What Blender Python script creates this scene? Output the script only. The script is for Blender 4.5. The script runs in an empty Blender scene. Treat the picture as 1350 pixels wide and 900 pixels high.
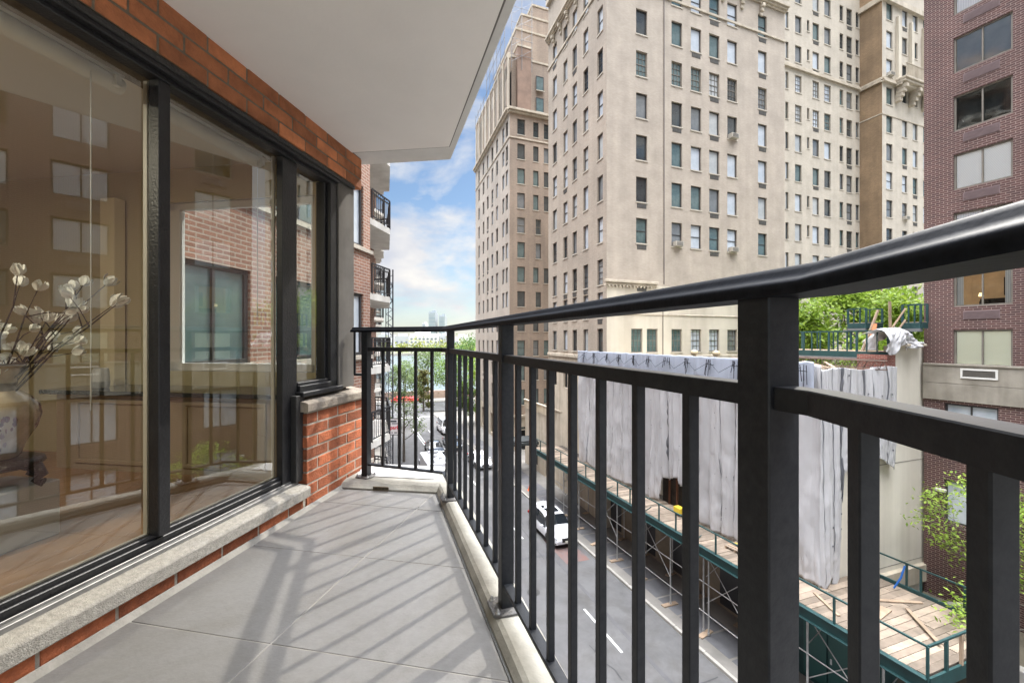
import bpy, bmesh, math, random
from mathutils import Vector, Matrix, noise
R = math.radians
random.seed(7)
SC = bpy.context.scene
COL = SC.collection

# ---------------------------------------------------------------- camera
EYE = 1.045                      # eye height above the balcony floor
GZ = -13.0                       # street level
cd = bpy.data.cameras.new("camera"); cam = bpy.data.objects.new("camera", cd); COL.objects.link(cam)
cam.location = (0, 0, EYE); cam.rotation_euler = (R(90), 0, 0)
cd.lens = 36 * 580 / 1350; cd.sensor_width = 36; cd.shift_y = -3 / 1350
cd.clip_start = 0.03; cd.clip_end = 9000
SC.camera = cam
# ---------------------------------------------------------------- world
SUN_DIR = Vector((0.60, 0.74, 1.0)).normalized()
w = bpy.data.worlds.new("World"); SC.world = w; w.use_nodes = True
nt = w.node_tree; nt.nodes.clear()
N = nt.nodes.new; L = nt.links.new
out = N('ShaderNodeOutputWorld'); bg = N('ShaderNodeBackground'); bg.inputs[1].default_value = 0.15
sky = N('ShaderNodeTexSky'); sky.sky_type = 'NISHITA'; sky.sun_disc = False
sky.sun_elevation = math.asin(SUN_DIR.z); sky.sun_rotation = math.atan2(SUN_DIR.x, SUN_DIR.y)
sky.air_density = 1.0; sky.dust_density = 0.6; sky.ozone_density = 1.3
tc = N('ShaderNodeTexCoord')
mp = N('ShaderNodeMapping'); mp.inputs['Scale'].default_value = (1.0, 1.0, 2.1); mp.inputs['Location'].default_value = (0.35, 0.1, 0.12)
n1 = N('ShaderNodeTexNoise'); n1.inputs['Scale'].default_value = 3.1; n1.inputs['Detail'].default_value = 9; n1.inputs['Roughness'].default_value = 0.55
n1.inputs['Distortion'].default_value = 0.25
cr = N('ShaderNodeValToRGB'); cr.color_ramp.elements[0].position = 0.44; cr.color_ramp.elements[1].position = 0.575
sep = N('ShaderNodeSeparateXYZ')
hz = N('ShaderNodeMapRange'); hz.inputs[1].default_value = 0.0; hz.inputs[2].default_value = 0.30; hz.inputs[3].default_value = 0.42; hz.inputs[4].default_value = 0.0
mx0 = N('ShaderNodeMath'); mx0.operation = 'MAXIMUM'
n2 = N('ShaderNodeTexNoise'); n2.inputs['Scale'].default_value = 7; n2.inputs['Detail'].default_value = 6
cc = N('ShaderNodeValToRGB'); cc.color_ramp.elements[0].color = (0.68, 0.71, 0.80, 1); cc.color_ramp.elements[1].color = (1, 0.975, 0.94, 1)
cc.color_ramp.elements[0].position = 0.32; cc.color_ramp.elements[1].position = 0.62
cs = N('ShaderNodeVectorMath'); cs.operation = 'SCALE'; cs.inputs['Scale'].default_value = 7.4
tint = N('ShaderNodeMixRGB'); tint.blend_type = 'MULTIPLY'; tint.inputs[0].default_value = 1; tint.inputs[2].default_value = (0.88, 0.96, 1.0, 1)
mix = N('ShaderNodeMixRGB')
L(tc.outputs['Generated'], mp.inputs[0]); L(mp.outputs[0], n1.inputs['Vector']); L(mp.outputs[0], n2.inputs['Vector'])
L(n1.outputs['Fac'], cr.inputs[0]); L(tc.outputs['Generated'], sep.inputs[0]); L(sep.outputs['Z'], hz.inputs[0])
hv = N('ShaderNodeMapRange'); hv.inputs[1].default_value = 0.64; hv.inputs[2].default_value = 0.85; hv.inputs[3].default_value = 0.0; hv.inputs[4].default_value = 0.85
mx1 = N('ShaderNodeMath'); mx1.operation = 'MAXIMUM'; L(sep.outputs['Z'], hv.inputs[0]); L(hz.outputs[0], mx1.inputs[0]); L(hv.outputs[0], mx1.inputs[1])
L(cr.outputs[0], mx0.inputs[0]); L(mx1.outputs[0], mx0.inputs[1]); L(n2.outputs['Fac'], cc.inputs[0]); L(cc.outputs[0], cs.inputs[0])
L(sky.outputs[0], tint.inputs[1]); L(tint.outputs[0], mix.inputs[1]); L(cs.outputs[0], mix.inputs[2]); L(mx0.outputs[0], mix.inputs[0])
gr = N('ShaderNodeMapRange'); gr.inputs[1].default_value = 0.62; gr.inputs[2].default_value = 0.88; gr.inputs[3].default_value = 0.42; gr.inputs[4].default_value = 9.5  # sky overhead, out of view, brightened to lift the shade; low sky dimmed
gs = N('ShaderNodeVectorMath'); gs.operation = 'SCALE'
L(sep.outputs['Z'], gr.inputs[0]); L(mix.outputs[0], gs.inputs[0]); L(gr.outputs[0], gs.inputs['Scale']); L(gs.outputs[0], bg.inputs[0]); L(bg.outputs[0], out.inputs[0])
# ---------------------------------------------------------------- sun
sl = bpy.data.lights.new("sun", 'SUN'); sl.energy = 2.0; sl.angle = R(0.9); sl.color = (1.0, 0.95, 0.87)
so = bpy.data.objects.new("sun", sl); COL.objects.link(so)
so.rotation_euler = (-SUN_DIR).to_track_quat('-Z', 'Y').to_euler()
SC.view_settings.view_transform = 'Standard'; SC.view_settings.look = 'None'
SC.view_settings.exposure = 1.12; SC.view_settings.gamma = 1.0
try: SC.view_settings.use_curve_mapping = False
except Exception: pass
SC.cycles.max_bounces = 8; SC.cycles.diffuse_bounces = 4; SC.cycles.transparent_max_bounces = 12
SC.cycles.use_denoising = True

# ---------------------------------------------------------------- helpers
def hexc(h):
    h = h.lstrip('#'); c = [int(h[i:i+2], 16) / 255 for i in (0, 2, 4)]
    return tuple(((x / 12.92) if x <= .04045 else ((x + .055) / 1.055) ** 2.4) for x in c)

_M = {}
def mat(name, col, rough=0.7, metal=0.0, nscale=0, namt=0.15, bump=0.0, bscale=None, coord='Object', spec=None, col2=None, coat=0, emit=None, streak=0, attr=0, stain=0):
    """principled with noise mottling in object space; attr mixes brightness by the per-face 'rnd' attribute"""
    if name in _M: return _M[name]
    m = bpy.data.materials.new(name); m.use_nodes = True; t = m.node_tree; b = t.nodes['Principled BSDF']
    b.inputs['Base Color'].default_value = (*col, 1); b.inputs['Roughness'].default_value = rough; b.inputs['Metallic'].default_value = metal
    if spec is not None: b.inputs['Specular IOR Level'].default_value = spec
    if coat: b.inputs['Coat Weight'].default_value = coat; b.inputs['Coat Roughness'].default_value = 0.08
    if emit: b.inputs['Emission Color'].default_value = (*emit[0], 1); b.inputs['Emission Strength'].default_value = emit[1]
    tcn = t.nodes.new('ShaderNodeTexCoord'); src = None
    if nscale:
        n = t.nodes.new('ShaderNodeTexNoise'); n.inputs['Scale'].default_value = nscale; n.inputs['Detail'].default_value = 7; n.inputs['Roughness'].default_value = 0.62
        t.links.new(tcn.outputs[coord], n.inputs['Vector'])
        r = t.nodes.new('ShaderNodeValToRGB'); r.color_ramp.elements[0].position = 0.3; r.color_ramp.elements[1].position = 0.7
        c2 = col2 or tuple(min(1, x * (1 + namt)) for x in col)
        c1 = col if col2 else tuple(x * (1 - namt) for x in col)
        r.color_ramp.elements[0].color = (*c1, 1); r.color_ramp.elements[1].color = (*c2, 1)
        t.links.new(n.outputs['Fac'], r.inputs[0]); src = r.outputs[0]
    if stain and src is not None:   # blotches of dirt at a second, larger scale
        n = t.nodes.new('ShaderNodeTexNoise'); n.inputs['Scale'].default_value = stain; n.inputs['Detail'].default_value = 9; n.inputs['Roughness'].default_value = 0.7; n.inputs['Distortion'].default_value = 0.6
        t.links.new(tcn.outputs[coord], n.inputs['Vector']); r = t.nodes.new('ShaderNodeValToRGB'); r.color_ramp.elements[0].position = 0.36; r.color_ramp.elements[1].position = 0.56
        r.color_ramp.elements[0].color = (0.78, 0.76, 0.72, 1); r.color_ramp.elements[1].color = (1, 1, 1, 1); t.links.new(n.outputs['Fac'], r.inputs[0])
        mm = t.nodes.new('ShaderNodeMixRGB'); mm.blend_type = 'MULTIPLY'; mm.inputs[0].default_value = 0.9; t.links.new(src, mm.inputs[1]); t.links.new(r.outputs[0], mm.inputs[2]); src = mm.outputs[0]
    if streak:   # vertical weather streaks: noise stretched along z
        mpn = t.nodes.new('ShaderNodeMapping'); mpn.inputs['Scale'].default_value = (streak, streak, streak * 0.08)
        t.links.new(tcn.outputs[coord], mpn.inputs[0])
        n = t.nodes.new('ShaderNodeTexNoise'); n.inputs['Scale'].default_value = 1; n.inputs['Detail'].default_value = 5
        t.links.new(mpn.outputs[0], n.inputs['Vector'])
        r = t.nodes.new('ShaderNodeValToRGB'); r.color_ramp.elements[0].position = 0.35; r.color_ramp.elements[1].position = 0.6
        r.color_ramp.elements[0].color = (0.72, 0.70, 0.68, 1); r.color_ramp.elements[1].color = (1, 1, 1, 1)
        t.links.new(n.outputs['Fac'], r.inputs[0])
        mm = t.nodes.new('ShaderNodeMixRGB'); mm.blend_type = 'MULTIPLY'; mm.inputs[0].default_value = 0.8
        if src is not None: t.links.new(src, mm.inputs[1])
        else: mm.inputs[1].default_value = (*col, 1)
        t.links.new(r.outputs[0], mm.inputs[2]); src = mm.outputs[0]
    if attr:
        a = t.nodes.new('ShaderNodeAttribute'); a.attribute_name = 'rnd'
        mr = t.nodes.new('ShaderNodeMapRange'); mr.inputs[3].default_value = 1 - attr; mr.inputs[4].default_value = 1 + attr
        t.links.new(a.outputs['Fac'], mr.inputs[0])
        mm = t.nodes.new('ShaderNodeVectorMath'); mm.operation = 'SCALE'
        if src is not None: t.links.new(src, mm.inputs[0])
        else: mm.inputs[0].default_value = col
        t.links.new(mr.outputs[0], mm.inputs['Scale']); src = mm.outputs[0]
    if src is not None: t.links.new(src, b.inputs['Base Color'])
    if bump:
        n = t.nodes.new('ShaderNodeTexNoise'); n.inputs['Scale'].default_value = bscale or nscale * 4 or 40; n.inputs['Detail'].default_value = 5
        t.links.new(tcn.outputs[coord], n.inputs['Vector'])
        bp = t.nodes.new('ShaderNodeBump'); bp.inputs['Strength'].default_value = bump; bp.inputs['Distance'].default_value = 0.01
        t.links.new(n.outputs['Fac'], bp.inputs['Height']); t.links.new(bp.outputs[0], b.inputs['Normal'])
    _M[name] = m; return m

def brickmat(name, c1, c2, mortar, bw=0.215, bh=0.065, ms=0.011, rough=0.85, bump=0.5, blotch=0.25, bscale=0.25):
    if name in _M: return _M[name]
    m = bpy.data.materials.new(name); m.use_nodes = True; t = m.node_tree; b = t.nodes['Principled BSDF']
    b.inputs['Roughness'].default_value = rough
    uv = t.nodes.new('ShaderNodeUVMap')
    k = t.nodes.new('ShaderNodeTexBrick'); k.inputs['Scale'].default_value = 1; k.offset = 0.5
    k.inputs['Brick Width'].default_value = bw; k.inputs['Row Height'].default_value = bh
    k.inputs['Mortar Size'].default_value = ms; k.inputs['Mortar Smooth'].default_value = 0.2; k.inputs['Bias'].default_value = 0.0
    k.inputs['Color1'].default_value = (*c1, 1); k.inputs['Color2'].default_value = (*c2, 1); k.inputs['Mortar'].default_value = (*mortar, 1)
    t.links.new(uv.outputs[0], k.inputs['Vector'])
    n = t.nodes.new('ShaderNodeTexNoise'); n.inputs['Scale'].default_value = bscale; n.inputs['Detail'].default_value = 8
    t.links.new(uv.outputs[0], n.inputs['Vector'])
    r = t.nodes.new('ShaderNodeMapRange'); r.inputs[1].default_value = 0.3; r.inputs[2].default_value = 0.7; r.inputs[3].default_value = 1 - blotch; r.inputs[4].default_value = 1 + blotch
    t.links.new(n.outputs['Fac'], r.inputs[0])
    # fine vertical soot streaks
    mpn = t.nodes.new('ShaderNodeMapping'); mpn.inputs['Scale'].default_value = (1.6, 0.12, 1)
    n3 = t.nodes.new('ShaderNodeTexNoise'); n3.inputs['Scale'].default_value = 1; n3.inputs['Detail'].default_value = 6
    t.links.new(uv.outputs[0], mpn.inputs[0]); t.links.new(mpn.outputs[0], n3.inputs['Vector'])
    r3 = t.nodes.new('ShaderNodeMapRange'); r3.inputs[1].default_value = 0.3; r3.inputs[2].default_value = 0.62; r3.inputs[3].default_value = 1 - blotch * 0.7; r3.inputs[4].default_value = 1.04
    t.links.new(n3.outputs['Fac'], r3.inputs[0])
    mu = t.nodes.new('ShaderNodeMath'); mu.operation = 'MULTIPLY'; t.links.new(r.outputs[0], mu.inputs[0]); t.links.new(r3.outputs[0], mu.inputs[1])
    sc = t.nodes.new('ShaderNodeVectorMath'); sc.operation = 'SCALE'
    t.links.new(k.outputs['Color'], sc.inputs[0]); t.links.new(mu.outputs[0], sc.inputs['Scale']); t.links.new(sc.outputs[0], b.inputs['Base Color'])
    bp = t.nodes.new('ShaderNodeBump'); bp.inputs['Strength'].default_value = bump; bp.inputs['Distance'].default_value = 0.006; bp.invert = True
    t.links.new(k.outputs['Fac'], bp.inputs['Height']); t.links.new(bp.outputs[0], b.inputs['Normal'])
    _M[name] = m; return m

def glassmat(name, ior=1.6, tint=(0.86, 0.9, 0.87), rough=0.0):
    m = bpy.data.materials.new(name); m.use_nodes = True; t = m.node_tree; t.nodes.clear()
    o = t.nodes.new('ShaderNodeOutputMaterial'); mxs = t.nodes.new('ShaderNodeMixShader')
    tr = t.nodes.new('ShaderNodeBsdfTransparent'); tr.inputs[0].default_value = (*tint, 1)
    gl = t.nodes.new('ShaderNodeBsdfGlossy'); gl.inputs['Roughness'].default_value = rough; gl.inputs[0].default_value = (0.95, 0.97, 0.96, 1)
    fr = t.nodes.new('ShaderNodeFresnel'); fr.inputs[0].default_value = ior
    t.links.new(fr.outputs[0], mxs.inputs[0]); t.links.new(tr.outputs[0], mxs.inputs[1]); t.links.new(gl.outputs[0], mxs.inputs[2]); t.links.new(mxs.outputs[0], o.inputs[0])
    return m

class MB:
    """collects polygons; build() links them as ONE mesh object with metre-scaled box UVs"""
    def __init__(s): s.v = []; s.f = []; s.mi = []; s.rn = []; s.mats = []; s.cur = 0; s.r = 0.5; s.sm = []
        # smooth flags per face
    def use(s, m):
        if m not in s.mats: s.mats.append(m)
        s.cur = s.mats.index(m); return s
    def face(s, pts, smooth=False):
        i = len(s.v); s.v += [tuple(p) for p in pts]; s.f.append(tuple(range(i, i + len(pts)))); s.mi.append(s.cur); s.rn.append(s.r); s.sm.append(smooth)
    def grid(s, rows, close=False, smooth=True):
        i = len(s.v); n = len(rows[0])
        for r_ in rows: s.v += [tuple(p) for p in r_]
        for a in range(len(rows) - 1):
            for b in range(n if close else n - 1):
                c = (b + 1) % n
                s.f.append((i + a * n + b, i + a * n + c, i + (a + 1) * n + c, i + (a + 1) * n + b)); s.mi.append(s.cur); s.rn.append(s.r); s.sm.append(smooth)
    def box(s, c, d, ax=None):
        """centre c, size d, axes ax (3 unit vectors)"""
        c = Vector(c); X, Y, Z = ax or (Vector((1, 0, 0)), Vector((0, 1, 0)), Vector((0, 0, 1)))
        i = len(s.v)
        for k in (-1, 1):
            for a, b in ((-1, -1), (1, -1), (1, 1), (-1, 1)): s.v.append(tuple(c + X * (a * d[0] / 2) + Y * (b * d[1] / 2) + Z * (k * d[2] / 2)))
        for q in ((3, 2, 1, 0), (4, 5, 6, 7), (0, 1, 5, 4), (1, 2, 6, 5), (2, 3, 7, 6), (3, 0, 4, 7)):
            s.f.append(tuple(i + x for x in q)); s.mi.append(s.cur); s.rn.append(s.r); s.sm.append(False)
        return s
    def bar(s, a, b, w_, h_, up=(0, 0, 1)):
        a = Vector(a); b = Vector(b); X = (b - a); l = X.length; X = X.normalized(); up = Vector(up)
        if abs(X.dot(up)) > .99: up = Vector((0, 1, 0))
        Yv = up.cross(X).normalized(); Zv = X.cross(Yv)
        return s.box((a + b) / 2, (l, w_, h_), (X, Yv, Zv))
    def prism(s, poly, z0, z1):
        n = len(poly); i = len(s.v)
        if sum(poly[k][0] * poly[(k + 1) % n][1] - poly[(k + 1) % n][0] * poly[k][1] for k in range(n)) < 0: poly = poly[::-1]
        s.v += [(p[0], p[1], z0) for p in poly] + [(p[0], p[1], z1) for p in poly]
        fs = [tuple(range(i + n - 1, i - 1, -1)), tuple(range(i + n, i + 2 * n))] + [(i + k, i + (k + 1) % n, i + n + (k + 1) % n, i + n + k) for k in range(n)]
        for q in fs: s.f.append(q); s.mi.append(s.cur); s.rn.append(s.r); s.sm.append(False)
        return s
    def tube(s, pts, r, n=8, cap=True):
        pts = [Vector(p) for p in pts]; rr = r if isinstance(r, (list, tuple)) else [r] * len(pts); rows = []
        for k, p in enumerate(pts):
            d = (pts[min(k + 1, len(pts) - 1)] - pts[max(k - 1, 0)]).normalized()
            u = d.cross(Vector((0, 0, 1)) if abs(d.z) < .9 else Vector((1, 0, 0))).normalized(); v_ = d.cross(u)
            rows.append([p + (u * math.cos(2 * math.pi * j / n) + v_ * math.sin(2 * math.pi * j / n)) * rr[k] for j in range(n)])
        s.grid(rows, close=True)
        if cap: s.face(rows[0]); s.face(rows[-1][::-1])
        return s
    def lathe(s, c, prof, n=24):
        c = Vector(c); s.grid([[c + Vector((r_ * math.cos(2 * math.pi * j / n), r_ * math.sin(2 * math.pi * j / n), z)) for j in range(n)] for r_, z in prof], close=True); return s
    def build(s, name, m=None, parent=None, bevel=0, seg=1, smooth=False, **kw):
        me = bpy.data.meshes.new(name); me.from_pydata(s.v, [], s.f)
        if s.mats:
            for q in s.mats: me.materials.append(q)
            me.polygons.foreach_set('material_index', s.mi)
        elif m: me.materials.append(m)
        me.polygons.foreach_set('use_smooth', [bool(x) or smooth for x in s.sm])
        uv = me.uv_layers.new(name='UVMap')
        data = []
        for p in me.polygons:
            nn = p.normal
            if abs(nn.z) > .75:
                for li in p.loop_indices:
                    v_ = me.vertices[me.loops[li].vertex_index].co; data += [v_.x, v_.y]
            else:
                tx, ty = -nn.y, nn.x; l = math.hypot(tx, ty) or 1; tx /= l; ty /= l
                for li in p.loop_indices:
                    v_ = me.vertices[me.loops[li].vertex_index].co; data += [v_.x * tx + v_.y * ty, v_.z]
        uv.data.foreach_set('uv', data)
        a = me.attributes.new('rnd', 'FLOAT', 'FACE'); a.data.foreach_set('value', s.rn)
        o = bpy.data.objects.new(name, me); COL.objects.link(o)
        if parent: o.parent = parent
        if bevel:
            md = o.modifiers.new('bevel', 'BEVEL'); md.width = bevel; md.segments = seg; md.limit_method = 'ANGLE'; md.angle_limit = R(40)
        for k, v_ in kw.items(): o[k] = v_
        return o

def tag(o, label=None, cat=None, group=None, kind=None):
    if label: o['label'] = label
    if cat: o['category'] = cat
    if group: o['group'] = group
    if kind: o['kind'] = kind
    return o
def empty(name, label, cat, loc=(0, 0, 0), rz=0, group=None):
    o = bpy.data.objects.new(name, None); COL.objects.link(o); o.empty_display_size = 0.2
    o.location = loc; o.rotation_euler = (0, 0, rz); return tag(o, label, cat, group)
def place(me_obj_or_mesh, name, parent, matrix):
    me = me_obj_or_mesh.data if hasattr(me_obj_or_mesh, 'data') else me_obj_or_mesh
    o = bpy.data.objects.new(name, me); COL.objects.link(o); o.parent = parent; o.matrix_local = matrix; return o
def copy_tree(o, parent=None):
    c = o.copy(); COL.objects.link(c)
    if parent: c.parent = parent
    for ch in list(o.children): copy_tree(ch, c)
    return c

def V2(x, y): return Vector((x, y))
# street grid: G runs along the street away from us, P across it to the right
G = Vector((-0.347, 0.938, 0)); P = Vector((0.938, 0.347, 0)); Z = Vector((0, 0, 1))
def gp(t, p, z=0): return G * t + P * p + Z * z
def fr_matrix(o, d, z=0, side=1):
    """local x along d, local y into the wall, z up; side=+1: outward normal is d rotated -90"""
    d = Vector((d[0], d[1], 0)).normalized(); inn = Vector((-d.y, d.x, 0)) * side
    return Matrix(((d.x, inn.x, 0, o[0]), (d.y, inn.y, 0, o[1]), (0, 0, 1, z), (0, 0, 0, 1)))

def facade(mb, o, d, length, z0, z1, holes, depth=0.25, side=1, m=None, mrev=None):
    """wall plane with real openings. outward normal is d rotated by -90 deg (side=1)"""
    o = Vector((o[0], o[1], 0)); d = Vector((d[0], d[1], 0)).normalized(); inn = Vector((-d.y, d.x, 0)) * side
    S = sorted({0, length, *[h[0] for h in holes], *[h[1] for h in holes]}); Zs = sorted({z0, z1, *[h[2] for h in holes], *[h[3] for h in holes]})
    S = [x for x in S if -1e-6 <= x <= length + 1e-6]; Zs = [x for x in Zs if z0 - 1e-6 <= x <= z1 + 1e-6]
    pt = lambda a, zz, e=0: o + d * a + inn * e + Z * zz
    if m: mb.use(m)
    for i in range(len(S) - 1):
        run = None
        for j in range(len(Zs) - 1):
            sc_, zc = (S[i] + S[i + 1]) / 2, (Zs[j] + Zs[j + 1]) / 2
            solid = not any(h[0] < sc_ < h[1] and h[2] < zc < h[3] for h in holes)
            if solid:
                if run is None: run = Zs[j]
                if j == len(Zs) - 2: _q(mb, pt, S[i], S[i + 1], run, Zs[j + 1], side); run = None
            elif run is not None: _q(mb, pt, S[i], S[i + 1], run, Zs[j], side); run = None
    if mrev: mb.use(mrev)
    for a, b, c, e in holes:
        for q in (((a, c), (a, e)), ((b, e), (b, c)), ((a, e), (b, e)), ((b, c), (a, c))):
            pts = [pt(q[0][0], q[0][1]), pt(q[1][0], q[1][1]), pt(q[1][0], q[1][1], depth), pt(q[0][0], q[0][1], depth)]
            mb.face(pts if side == 1 else pts[::-1])
def _q(mb, pt, a, b, c, e, side):
    pts = [pt(a, c), pt(b, c), pt(b, e), pt(a, e)]; mb.face(pts if side == 1 else pts[::-1])
# ================================================================= BALCONY
def wallp(y, off=0.0): return Vector((-1.705 - off * 1.013 + 0.162 * y, y, 0))   # the brick plane; off = metres behind it
Wd = Vector((0.162, 1, 0)).normalized(); Wn = Vector((Wd.y, -Wd.x, 0))           # along the wall; out of the wall
m_tile = mat('floor_tile', (0.160, 0.155, 0.146), 0.50, nscale=34, namt=0.08, bump=0.12, bscale=90, attr=0.07, stain=1.7)
m_grout = mat('grout', (0.225, 0.21, 0.185), 0.9, nscale=8, namt=0.2)
m_curb = mat('weathered_concrete', (0.25, 0.24, 0.205), 0.8, nscale=7, namt=0.25, bump=0.25, bscale=60, streak=3)
m_slab = mat('painted_plaster', (0.80, 0.765, 0.71), 0.75, nscale=2.5, namt=0.03, bump=0.06, bscale=50)
m_slab2 = mat('slab_edge_paint', (0.62, 0.61, 0.57), 0.7, nscale=4, namt=0.08, bump=0.1, bscale=40)
m_iron = mat('black_paint', (0.010, 0.0115, 0.014), 0.40, nscale=70, col2=(0.022, 0.023, 0.025), bump=0.04, bscale=220, spec=0.28)
m_iron2 = mat('black_frame_paint', (0.012, 0.012, 0.013), 0.42, nscale=10, namt=0.35, bump=0.25, bscale=90)
m_chip = mat('worn_black_paint', (0.022, 0.021, 0.02), 0.6, nscale=55, col2=(0.035, 0.033, 0.03), bump=0.6, bscale=70)
m_brk = mat('orange_brick', (0.37, 0.108, 0.042), 0.88, nscale=14, namt=0.34, bump=0.7, bscale=85, attr=0.33)
m_brkh = mat('header_brick', (0.44, 0.16, 0.065), 0.88, nscale=9, namt=0.3, bump=0.7, bscale=85, attr=0.33)
m_mort = mat('mortar', (0.40, 0.35, 0.28), 0.95, nscale=20, namt=0.2, bump=0.6, bscale=110)
m_mortd = mat('dark_mortar', (0.17, 0.14, 0.10), 0.95, nscale=20, namt=0.25, bump=0.6, bscale=110)
m_stone = mat('cast_stone', (0.30, 0.28, 0.24), 0.85, nscale=60, namt=0.25, bump=0.5, bscale=220)
m_stoned = mat('weathered_stone', (0.34, 0.29, 0.225), 0.9, nscale=9, col2=(0.15, 0.125, 0.10), bump=0.6, bscale=90)
m_metal = mat('galvanised', (0.32, 0.32, 0.31), 0.4, 0.7, nscale=20, namt=0.2)
m_flash = mat('white_membrane', (0.50, 0.49, 0.47), 0.55, nscale=5, namt=0.06, bump=0.1)

# outlines in plan
OUTER = [(0.42, 0.5), (-0.475, 3.40), (-1.165, 3.50), (-2.5, 3.5), (-2.5, -1.6), (0.42, -1.6)]
INNER = [(0.285, -1.6), (0.285, 0.435), (-0.508, 2.975), (-1.30, 3.08)]
# floor tiles, each one cut to the balcony outline
def balcony_floor():
    bm = bmesh.new(); lay = bm.faces.layers.float.new('rnd')
    a = Vector((0.2034, 1, 0)).normalized(); b = Vector((a.y, -a.x, 0))
    o = Vector((-0.865, 1.338, 0)); 
    o += a * ((Vector((-0.86, 1.517, 0)) - o).dot(a))     # a cross joint passes here
    for i in range(-2, 2):
        for j in range(-5, 5):
            c = o + b * (i * 1.22 + 0.61) + a * (j * 0.61 + 0.305)
            r = bmesh.ops.create_cube(bm, size=1, matrix=Matrix.Translation(c + Z * -0.01) @ Matrix(((b.x, a.x, 0, 0), (b.y, a.y, 0, 0), (0, 0, 1, 0), (0, 0, 0, 1))) @ Matrix.Diagonal((1.2152, 0.6052, 0.02, 1)))
            rv = random.random()
            for f in {f for v in r['verts'] for f in v.link_faces}: f[lay] = rv
    pl = [((-0.508, 2.975, 0), Vector((2.54, 0.793, 0))), ((0.32, 0, 0), Vector((1, 0, 0))), ((-0.508, 3.02, 0), Vector((0.13, 1, 0))), (tuple(wallp(0, 0.03)), Vector((-1, 0.162, 0))), ((0, -1.55, 0), Vector((0, -1, 0)))]
    for p_, n_ in pl:
        bmesh.ops.bisect_plane(bm, geom=bm.verts[:] + bm.edges[:] + bm.faces[:], plane_co=p_, plane_no=n_.normalized(), clear_outer=True)
    me = bpy.data.meshes.new('floor'); bm.to_mesh(me); bm.free(); me.materials.append(m_tile)
    o_ = bpy.data.objects.new('balcony_floor', me); COL.objects.link(o_); tag(o_, kind='structure')
    md = o_.modifiers.new('b', 'BEVEL'); md.width = 0.0015; md.segments = 1
    g = MB().use(m_grout); g.prism([(0.30, -1.55), (0.30, 0.44), (-0.50, 2.99), (-1.22, 3.09), (-1.96, -1.55)], -0.05, -0.0022); g.build('floor_grout', parent=o_)
balcony_floor()
mb = MB().use(m_slab2); mb.prism(OUTER, -0.24, -0.052); mb.build('balcony_slab', kind='structure')
# kerb round the edge, with a slightly sloped top
mb = MB().use(m_curb)
out_ = [(0.42, -1.6), (0.42, 0.5), (-0.475, 3.40), (-1.165, 3.50)]
inn2 = [(0.285, -1.6), (0.285, 0.435), (-0.508, 2.975), (-1.203, 3.075)]
sec = []
for (ox, oy), (ix, iy) in zip(out_, inn2):
    o2 = Vector((ox, oy, 0)); i2 = Vector((ix, iy, 0)); d = (o2 - i2)
    sec.append([i2 + Z * -0.05, i2 + Z * 0.012, i2 + d * 0.10 + Z * 0.036, i2 + d * 0.2 + Z * 0.045, i2 + d * 0.95 + Z * 0.040, o2 + Z * 0.03, o2 + Z * -0.05])
for k in range(3):
    n = 14; rows = []
    for q in range(n + 1): rows.append([sec[k][j].lerp(sec[k + 1][j], q / n) for j in range(7)])
    mb.grid(rows, smooth=False)
mb.face(sec[3][::-1]); mb.build('balcony_kerb', kind='structure')
# dark mastic line where the kerb meets the tiles
mb = MB().use(mat('mastic', (0.10, 0.10, 0.095), 0.8))
for a_, b_ in (((0.281, -1.5), (0.281, 0.434)), ((0.281, 0.434), (-0.512, 2.971))): mb.bar((*a_, 0.001), (*b_, 0.001), 0.009, 0.006)
mb.build('mastic_joint', kind='structure')
# skirting of cement at the foot of the brick wall
mb = MB().use(mat('cement_fillet', (0.24, 0.225, 0.195), 0.9, nscale=12, namt=0.2, bump=0.4))
a_ = wallp(-1.5, -0.004); b_ = wallp(3.36, -0.004)
mb.grid([[p_ + Z * 0.021, p_ + Wn * 0.006 + Z * 0.019, p_ + Wn * 0.022 + Z * 0.001, p_ + Wn * 0.03 - Z * 0.004] for p_ in (a_, wallp(1, -0.004), b_)], smooth=False)
mb.build('floor_edge_fillet', kind='structure')
# white membrane beyond the far rail
e = MB().use(m_flash); e.prism([(-0.56, 3.135), (-1.13, 3.225), (-1.185, 3.53), (-0.50, 3.43)], 0.0475, 0.0505)
for x_, y_ in ((-0.60, 3.17), (-0.66, 3.18), (-0.72, 3.19), (-1.05, 3.26), (-0.60, 3.33), (-1.02, 3.42)): e.lathe((x_, y_, 0.0505), [(0.006, 0), (0.005, 0.003), (0.0001, 0.004)], 8)
tag(e.build('flashing_sheet'), 'white riveted flashing sheet on the slab edge beyond the far railing', 'flashing sheet')
# small drain grille in the kerb face
root = empty('drain_grille', 'small slotted brass drain grille in the kerb at the far end of the floor', 'drain grille')
mg = mat('aged_brass', (0.14, 0.11, 0.07), 0.5, 0.5, nscale=60, namt=0.3)
c0 = Vector((-0.9, 3.022, 0.020)); dk = Vector((-0.695, 0.10, 0)).normalized(); nk = Vector((dk.y, -dk.x, 0)) * 1
if nk.y > 0: nk = -nk
f_ = MB().use(mg)
f_.bar(c0 - dk * .055 + Z * .012 + nk * .004, c0 + dk * .055 + Z * .012 + nk * .004, .006, .005); f_.bar(c0 - dk * .055 - Z * .012 + nk * .004, c0 + dk * .055 - Z * .012 + nk * .004, .006, .005)
f_.build('frame', parent=root)
f_ = MB().use(mg)
for k in range(12): f_.bar(c0 + dk * (-.055 + k * .01) - Z * .012 + nk * .004, c0 + dk * (-.055 + k * .01) + Z * .012 + nk * .004, .004, .003)
f_.build('bars', parent=root)
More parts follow.
